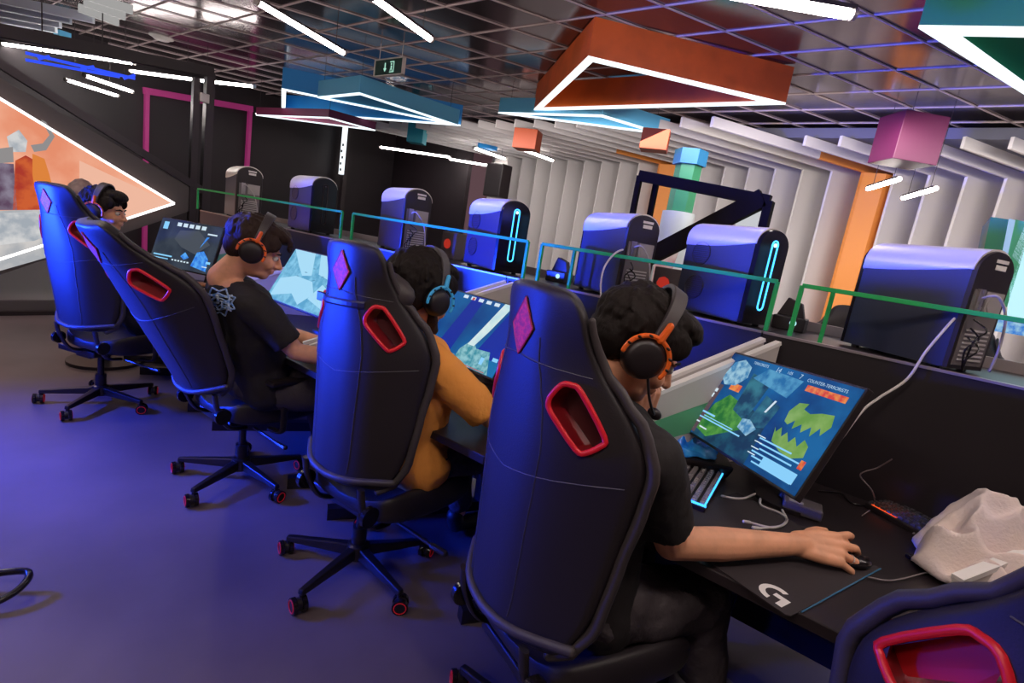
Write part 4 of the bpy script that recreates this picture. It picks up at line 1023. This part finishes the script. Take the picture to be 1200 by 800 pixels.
rub = [rect(.02 + rnd.uniform(0, .3), -.46 + rnd.uniform(0, .25), .08 + rnd.uniform(0, .36), -.38 + rnd.uniform(0, .25), .03) for i in range(22)]
paint3 = dict(base=screen_mat('game_blue_b', (.004, .05, .24), (.01, .16, .42), 2.2, .95), polys=[
    (g_('deep_blue', (.01, .03, .36), .9), [[(.38, .5), (.5, .5), (.5, -.3), (.2, -.3)], [(-.3, -.5), (-.1, -.5), (.02, .5), (-.12, .5)]]),
    (g_('rubble', (.05, .3, .38), .9, col2=(.3, .6, .65), vscale=40), [[(.0, -.5), (.02, -.3), (.12, -.1), (.2, -.22), (.36, -.2), (.44, -.5)], [(-.3, -.5), (-.25, -.38), (0, -.4), (0, -.5)]]),
    (g_('pale_beam', (.5, .75, .8), .95, col2=(.7, .85, .85), vscale=14), [[(.26, .5), (.36, .5), (.24, .05), (.16, -.2), (.08, -.2), (.16, .1)]]),
    (wht, [rect(-.25 + i * .1, .43, -.19 + i * .1, .48) for i in range(5)] + [rect(.4, .34, .47, .37), rect(.4, .40, .46, .42), rect(-.47, .32, -.42, .4)]),
    (g_('hud_red', (.7, .1, .1), .8), [rect(-.13, .43, -.1, .47), rect(.0, -.49, .4, -.48)]), (hud, [rect(.42, -.3, .48, -.25), rect(.3, -.4, .34, -.3)])])
monitor((-1.57, 1.76, 1.018), -9.5, 26.5, 1.0, 'monitor right of the orange-shirted player showing a deep blue game scene', paint3)
tri = [[(-.5, .5), (-.1, .5), (.05, .1), (-.1, .05), (-.25, .2)], [(-.45, -.45), (-.1, -.3), (.1, -.45), (.25, -.2), (.12, .0), (-.2, .02), (-.45, -.1)], [(.0, .5), (.45, .5), (.35, .1), (.15, .15)], [(.2, -.3), (.5, -.4), (.5, -.1), (.3, .0)]]
paint2 = dict(base=screen_mat('map_blue', (.10, .36, .5), (.22, .55, .68), 24, 1.0), polys=[(g_('map_pale', (.38, .70, .82), 1.0), tri), (g_('map_line', (.1, .3, .42), .9), [rect(-.2 + i * .1, .02 + .1 * (i % 3), -.16 + i * .1, .035 + .1 * (i % 3), .02) for i in range(6)])])
monitor((-2.625, 1.57, 1.058), -2.5, 29, 1.0, 'monitor with a pale blue map right of the player in the printed shirt', paint2)
paint1 = dict(base=screen_mat('game_slate', (.018, .028, .05), (.045, .06, .085), 6, .9), polys=[
    (g_('slate_shape', (.07, .085, .11), .9), [[(-.15, .3), (.15, .35), (.38, .1), (.2, -.15), (-.05, -.05), (-.2, .1)]]),
    (g_('blue_figure', (.02, .16, .7), 1.0, col2=(.1, .4, .9), vscale=30), [[(.18, -.4), (.22, -.1), (.32, -.05), (.42, -.2), (.44, -.46)], [(.24, .0), (.34, .25), (.3, .25)], [(-.02, -.24), (.04, -.14), (.12, -.24), (.05, -.3)]]),
    (hud, [rect(-.44, .28, -.36, .44), rect(-.46, -.30, -.15, -.27), rect(-.44, -.36, -.2, -.34), rect(.4, -.3, .47, -.25)]),
    (wht, [rect(-.22 + i * .1, .38, -.15 + i * .1, .46) for i in range(5)] + [rect(.3, .3, .45, .33), rect(-.46, -.43, -.2, -.41), rect(.36, -.38, .44, -.36)] + [rect(-.14 + i * .05, -.36, -.11 + i * .05, -.33) for i in range(6)])])
monitor((-3.93, 1.45, 1.065), 17, 17.5, 1.0, 'far left monitor showing a dark slate game with a blue figure', paint1)

# keyboards
KB = mat('keycap_dark', (.05, .045, .05), .4); KBL = mat('keycap_top', (.32, .28, .3), .45)
def keyboard(c, yaw, L, W, label, led, led_s=2.5, z=DZ, lit_rows=None, km=KB):
    o = empty('keyboard', (c[0], c[1], z), math.radians(yaw))
    MB().box((0, 0, .009), (L, W, .018)).build('case', BLACK, o, bevel=.004)
    nx, ny = int(L / .0195), 6
    kc = MB()
    for i in range(nx):
        for j in range(ny):
            x = -L / 2 + .012 + i * (L - .02) / nx + .004; y = -W / 2 + .014 + j * (W - .026) / (ny - 1)
            kc.rings([[V((x + a * .008, y + b * .008, .0185)) for a, b in ((-1, -1), (1, -1), (1, 1), (-1, 1))], [V((x + a * .0062, y + b * .0062, .028)) for a, b in ((-1, -1), (1, -1), (1, 1), (-1, 1))]])
    kc.build('keycaps', km, o)
    if led:
        lm = glow('key_led_%.1f_%.1f' % (led[0], led[2]), led, led_s); lb = MB()
        if lit_rows is None: lb.box((0, 0, .0188), (L - .012, W - .012, .0012))
        else:
            for r in lit_rows: lb.box(*r)
        lb.build('key_backlight', lm, o)
    tag(o, label, 'keyboard'); return o
keyboard((-.435, 1.70), 97, .40, .15, 'keyboard glowing blue along its edge beside the nearest player', (.05, .42, 1), 2.2, km=KBL,
         lit_rows=[((0, -.070, .0205), (.39, .004, .006)), ((0, -.038, .0205), (.39, .004, .006)), ((-.194, -.02, .0205), (.004, .11, .006))])
keyboard((.235, 2.02), -32, .42, .14, 'black keyboard with a red glowing corner right of the nearest monitor', (1, .1, .02), 1.2, lit_rows=[((-.15, -.02, .0205), (.08, .09, .002))])
keyboard((-1.98, 1.55), 60, .36, .13, 'keyboard with pale keys at the hand of the player in the printed shirt', (.3, .7, .9), .8, km=KBL)
keyboard((-1.52, 1.50), -5, .36, .13, 'dark keyboard under the orange-shirted player\'s screen', None)
# mouse mat
A, B_, Cc = at_z(838, 666, DZ), at_z(925, 726, DZ), at_z(1046, 713, DZ)
u = (A - B_).normalized(); v = V((u.y, -u.x, 0)); 
if v.y < 0: v = -v
mm = empty('mouse_mat', (B_.x, B_.y, DZ)); pts = [V((0, 0, 0)), v * .46, v * .46 + u * .42, u * .42]
mb = MB(); mb.prism([p * 1 for p in [u * .012 + v * .004, u * .004 + v * .012, v * .46, v * .46 + u * .42, u * .42 + v * .004]], (0, 0, .003)); mb.build('mat', mat('mat_black', (.026, .018, .022), .75), mm)
mb = MB(); mb.bar(u * .0 + v * .05 + V((0, 0, .003)), v * .46 + V((0, 0, .003)), .003, .002); mb.build('blue_hem', mat('hem_blue', (.03, .14, .28), .5), mm)
# letter G on the mat
lg = MB(); cu_ = u * .062 + v * .052; ru, rv = -u, v   # writing reads along -u
ro, ri = .034, .020; N = 18; vs = []
def Q(x, y): return cu_ + ru * x + rv * y + V((0, 0, .0035))
outer = [Q(ro * math.cos(t), ro * math.sin(t)) for t in [math.radians(62 + 208 * i / N) for i in range(N + 1)]]
inner = [Q(ri * math.cos(t), ri * math.sin(t)) for t in [math.radians(62 + 208 * i / N) for i in range(N + 1)]]
lg.add(outer + inner, [(i, i + 1, N + 2 + i, N + 1 + i) for i in range(N)])
lg.face([Q(0, 0.006), Q(.034, .006), Q(.034, -.034), Q(.019, -.034), Q(.019, -.009), Q(0, -.009)])
lg.build('white_logo', mat('logo_white', (.82, .78, .78), .6), mm)
tag(mm, 'large black mouse mat with a white round letter logo at the desk corner', 'mouse mat')
# mouse under the hand
P = at_z(984, 662, DZ + .02); ms = empty('computer_mouse', (.027, 1.582, DZ + .004), math.radians(-52))
mb = MB(); mb.ell((0, 0, .012), (.029, .052, .015)); mb.build('shell', BLACKG, ms, smooth=True)
mb = MB(); mb.tube([(-.003, .035, .022), (.003, .035, .022)], .006, 12); mb.build('wheel', DARKM, ms, smooth=40)
tag(ms, 'black mouse under the nearest player\'s right hand', 'mouse')
def cable(pts, r, mt, label, name='cable', plugs=None):
    mb = MB(); mb.tube(smooth_path(pts, 7), r, 6, round_=True); o = mb.build(name, mt, smooth=True)
    tag(o, label, 'cable')
    if plugs:
        pb = MB()
        for a, b in plugs: pb.tube([a, b], .0055, 8, round_=True)
        pb.build('plug', mt, o, smooth=True)
    return o
WC = mat('white_cable', (.66, .6, .6), .4)
z = DZ + .006
D = lambda x, y, zz=z: at_z(x, y, zz)
cable([D(1018, 676), D(1045, 680), D(1080, 672), D(1120, 660), D(1095, 625), D(1075, 610)], .0022, mat('mouse_cable', (.2, .17, .18), .5), 'thin grey mouse cable running from the hand to the right')
cable([D(846, 581, z), D(870, 584), D(900, 575), D(918, 600), D(921, 612), D(905, 618), D(878, 612)], .0038, WC, 'white cable looping under the monitor, ending in a plug at left', plugs=[(D(878, 612), D(872, 611))])
cable([D(892, 582), D(892, 592), D(912, 600), D(922, 608), D(915, 616), D(900, 618), D(890, 619)], .0038, WC, 'white cable looping under the monitor, the nearer of the two plug ends', plugs=[(D(890, 619), D(883, 618))])
P1 = at_y(1118, 372, PY - .01); P2_ = at_y(1080, 430, PY - .03)
t7 = at_y(1121, 371, PY + .1)
cable([at_y(1121, 371, PY + .1), at_y(1112, 380, PY + .02), at_y(1085, 412, PY - .02), at_y(1063, 444, PY - .04), at_y(1030, 466, PY - .07), at_y(1010, 482, PY - .1), at_y(985, 515, PY - .12), at_y(966, 536, PY - .1)], .0045, WC, 'long white cable hanging from the nearest tower down behind the monitor')
cable([at_y(742, 292, PY + .2), at_y(725, 294, PY + .06), at_y(711, 308, PY + .0), at_y(705, 325, PY - .03), at_y(704, 345, PY - .03), at_y(706, 372, PY - .03)], .0045, WC, 'white cable hanging from the tower above the nearest player\'s head')
cable([D(1045, 538, .95), D(1028, 548, .9), D(1008, 556, .86), D(1022, 575, .82), D(1024, 592), D(1010, 604)], .0022, mat('thin_grey_cable', (.22, .17, .18), .5), 'thin dark cable curling up behind the black keyboard')
cable([D(960, 575), D(985, 578), D(1000, 590), D(1040, 596), D(1062, 612)], .003, BLACKG, 'black cable lying across the desk behind the black keyboard')
cable([D(1070, 625), D(1082, 622), D(1092, 640), D(1110, 668), D(1098, 662), D(1078, 640)], .003, mat('mid_grey_cable', (.16, .13, .14), .5), 'dark looped cable right of the black keyboard')
# small silver power block
P = at_z(938, 600, DZ); o = empty('power_adapter', (P.x, P.y, DZ), math.radians(10)); MB().box((0, 0, .018), (.11, .075, .034)).build('case', mat('adapter_grey', (.22, .19, .2), .3, .5), o, bevel=.006)
MB().box((-.02, -.02, .0365), (.04, .02, .001)).build('label', mat('adapter_label', (.5, .46, .46), .5), o)
tag(o, 'grey power block on the desk under the nearest monitor', 'power adapter')
P = at_z(1085, 668, DZ); o = empty('cable_clip', (P.x, P.y, DZ), math.radians(-35)); MB().prism([(-.06, 0, 0), (.05, 0, 0), (.04, .02, 0), (-.05, .03, 0)], (0, 0, .012)).build('holder', BLACKG, o, bevel=.003)
MB().box((-.01, .04, .004), (.1, .008, .006)).build('arm', METAL, o); tag(o, 'small black folded stand on the desk near the corner of the mat', 'device')
# crumpled things
def heap(name, c, rx_, ry_, h, mats, seed, rot=0, folds=7, z0=DZ, amp=.35, n=72, m2=None):
    mb = MB(); vs = []; fs = []; rn = 26
    for i in range(rn + 1):
        r = i / rn
        for j in range(n):
            a = 2 * PI * j / n; e = 1 + .12 * math.sin(3 * a + seed) + .07 * math.sin(5 * a + seed * 2)
            x = rx_ * r * e * math.cos(a); y = ry_ * r * e * math.sin(a)
            wx = noise.noise(V((x * 7, y * 7, seed))) * .06; wy = noise.noise(V((x * 7 + 9, y * 7, seed))) * .06; f = noise.noise(V((x * 8 + seed, y * 8, seed))) ; ridge = 1 - abs(noise.noise(V(((x + wx) * folds * 1.7 + (y + wy) * folds * .9 + seed * 3, (y + wy) * folds * 2.2, seed + 2)))) * 2.6
            zz = h * (1 - r ** 4.5) * (.62 + amp * f + .42 * ridge) if i < rn else 0
            vs.append((x + .02 * f, y + .02 * ridge * r, max(zz, 0.001)))
    for i in range(rn):
        for j in range(n): fs.append((i * n + j, i * n + (j + 1) % n, (i + 1) * n + (j + 1) % n, (i + 1) * n + j))
    fs.append(tuple(range(rn * n, rn * n + n)))
    mb.add(vs, fs); o = mb.build(name, mats, smooth=True); o.location = (c[0], c[1], z0); o.rotation_euler.z = rot
    s_ = o.modifiers.new('s', 'SUBSURF'); s_.levels = s_.render_levels = 1
    return o
P = at_z(1150, 640, .84)
jk = heap('fleece_jacket', (P.x + .05, P.y - .01), .23, .15, .19, mat('jacket_cream', (.86, .7, .64), .85, bump=.3, bscale=120, vary=.0, col2=(.74, .62, .66), vscale=5), 2.3, .5)
tag(jk, 'cream fleece jacket heaped on the desk at the right edge', 'jacket')
P = at_z(796, 540, DZ); bg = empty('bag_tray', (P.x, P.y, DZ), .5)
mb = MB(); mb.rings([[V((a * .15, b * .085, 0)) for a, b in ((-1, -1), (1, -1), (1, 1), (-1, 1))], [V((a * .165, b * .1, .05)) for a, b in ((-1, -1), (1, -1), (1, 1), (-1, 1))]]); mb.build('pouch', BLACK, bg, bevel=.012)
tag(bg, 'black soft pouch under the crumpled blue bag', 'pouch')
bl = heap('plastic_bag', (P.x + .01, P.y - .01), .13, .075, .06, mat('bag_blue', (.01, .16, .8), .25, col2=(.04, .4, .95), vscale=20), 5.1, .3, folds=10, z0=DZ + .05)
tag(bl, 'crumpled blue plastic bag beside the keyboard of the nearest player', 'bag')
# bottle
P = at_z(754, 508, DZ); bt = empty('water_bottle', (P.x, P.y, DZ))
mb = MB(); mb.tube([(0, 0, 0), (0, 0, .005), (0, 0, .13), (0, 0, .16), (0, 0, .18)], [.028, .031, .031, .014, .012], 18); mb.build('bottle', mat('clear_plastic', (.5, .6, .65), .12, trans=.85), bt, smooth=60)
mb = MB(); mb.cyl((0, 0, .18), (0, 0, .198), .0145); mb.build('cap', mat('cap_blue', (.02, .15, .5), .4), bt, smooth=40)
tag(bt, 'small clear water bottle with a blue cap by the white divider', 'bottle')
# bin / cup on the floor under the nearest desk


P = at_z(832, 806, .33); wb = empty('waste_bin', (P.x, P.y, 0))
mb = MB(); mb.tube([(0, 0, 0), (0, 0, .02), (0, 0, .3)], [.075, .08, .1], 24); mb.build('bucket', mat('bin_pale', (.4, .45, .65), .5), wb, smooth=50)
mb = MB(); mb.tube([(0, 0, .298), (0, 0, .312)], [.106, .106], 24); mb.build('rim', mat('bin_rim', (.3, .27, .3), .5), wb, smooth=50)
tag(wb, 'pale blue-grey round bin under the nearest desk at the bottom edge', 'bin')
# ================================================================ light
def area(loc, target, sx, sy, power, col, spread=180):
    l = bpy.data.lights.new('light', 'AREA'); l.shape = 'RECTANGLE'; l.size = sx; l.size_y = sy; l.energy = power; l.color = col; l.spread = math.radians(spread)
    o = bpy.data.objects.new('light', l); C.objects.link(o); o.location = loc
    o.rotation_euler = (V(target) - V(loc)).to_track_quat('-Z', 'Y').to_euler(); return o
def added_blue_light(loc, target, sx, sy, power, col, spread, label, cat='added light', flag=False):  # blue light inferred from the glow on the chairs; housing and stand are invented
    area(loc, target, sx, sy, power, col, spread)
    root = empty('added_blue_light', loc); d = (V(target) - V(loc)).normalized(); _, a, b = frame_of(d); R = Matrix((a, b, d)).transposed()
    MB().box(-d * .06, (sx + .04, sy + .04, .1), R).build('housing', METAL, root, bevel=.006)
    st = MB(); st.bar(-d * .06, V((0, 0, -loc[2])) , .04, .04); st.build('stand', METAL, root)
    if flag:
        hz = V((d.x, d.y, 0)).normalized(); sd = V((-hz.y, hz.x, 0)); MB().prism([hz * .02 - sd * .6 + V((0, 0, -sy * .5)), hz * .02 + sd * .6 + V((0, 0, -sy * .5)), hz * .5 + sd * .8 + V((0, 0, -.05)), hz * .5 - sd * .8 + V((0, 0, -.05))], (0, 0, .01)).build('added_flag', METAL, root)  # unseen plate added to keep the blue light off the floor
    tag(root, label, cat)
added_blue_light((-4.6, -1.5, .95), (-2.85, .9, .95), .8, .3, 240, (.012, .05, 1.0), 60, 'added blue light standing low, left of the chairs outside the picture', flag=True)
added_blue_light((-4.9, -1.6, 2.4), (-3.2, .35, 0), .4, .3, 45, (.012, .05, 1.0), 48, 'added unseen blue light on a tall stand, shining on the floor by the far chairs')
area((1.0, 5.7, 2.85), (1.0, 9, .9), 6, .4, 100, (1, .93, .9), 150)  # wash light added without a fixture to brighten the slat wall
area((-4.0, 5.7, 2.85), (-4.0, 9, .9), 5, .4, 45, (1, .93, .9), 150)  # second added wash for the left part of the slats
w = bpy.data.worlds.new('world'); bpy.context.scene.world = w; w.use_nodes = True
w.node_tree.nodes['Background'].inputs[0].default_value = (.36, .2, .23, 1); w.node_tree.nodes['Background'].inputs[1].default_value = .3
sc = bpy.context.scene
sc.view_settings.view_transform = 'Standard'; sc.view_settings.look = 'None'; sc.view_settings.exposure = 0; sc.view_settings.gamma = 1
try: sc.view_settings.use_curve_mapping = False
except Exception: pass
sc.cycles.max_bounces = 6; sc.cycles.use_denoising = True; sc.cycles.sample_clamp_indirect = 4
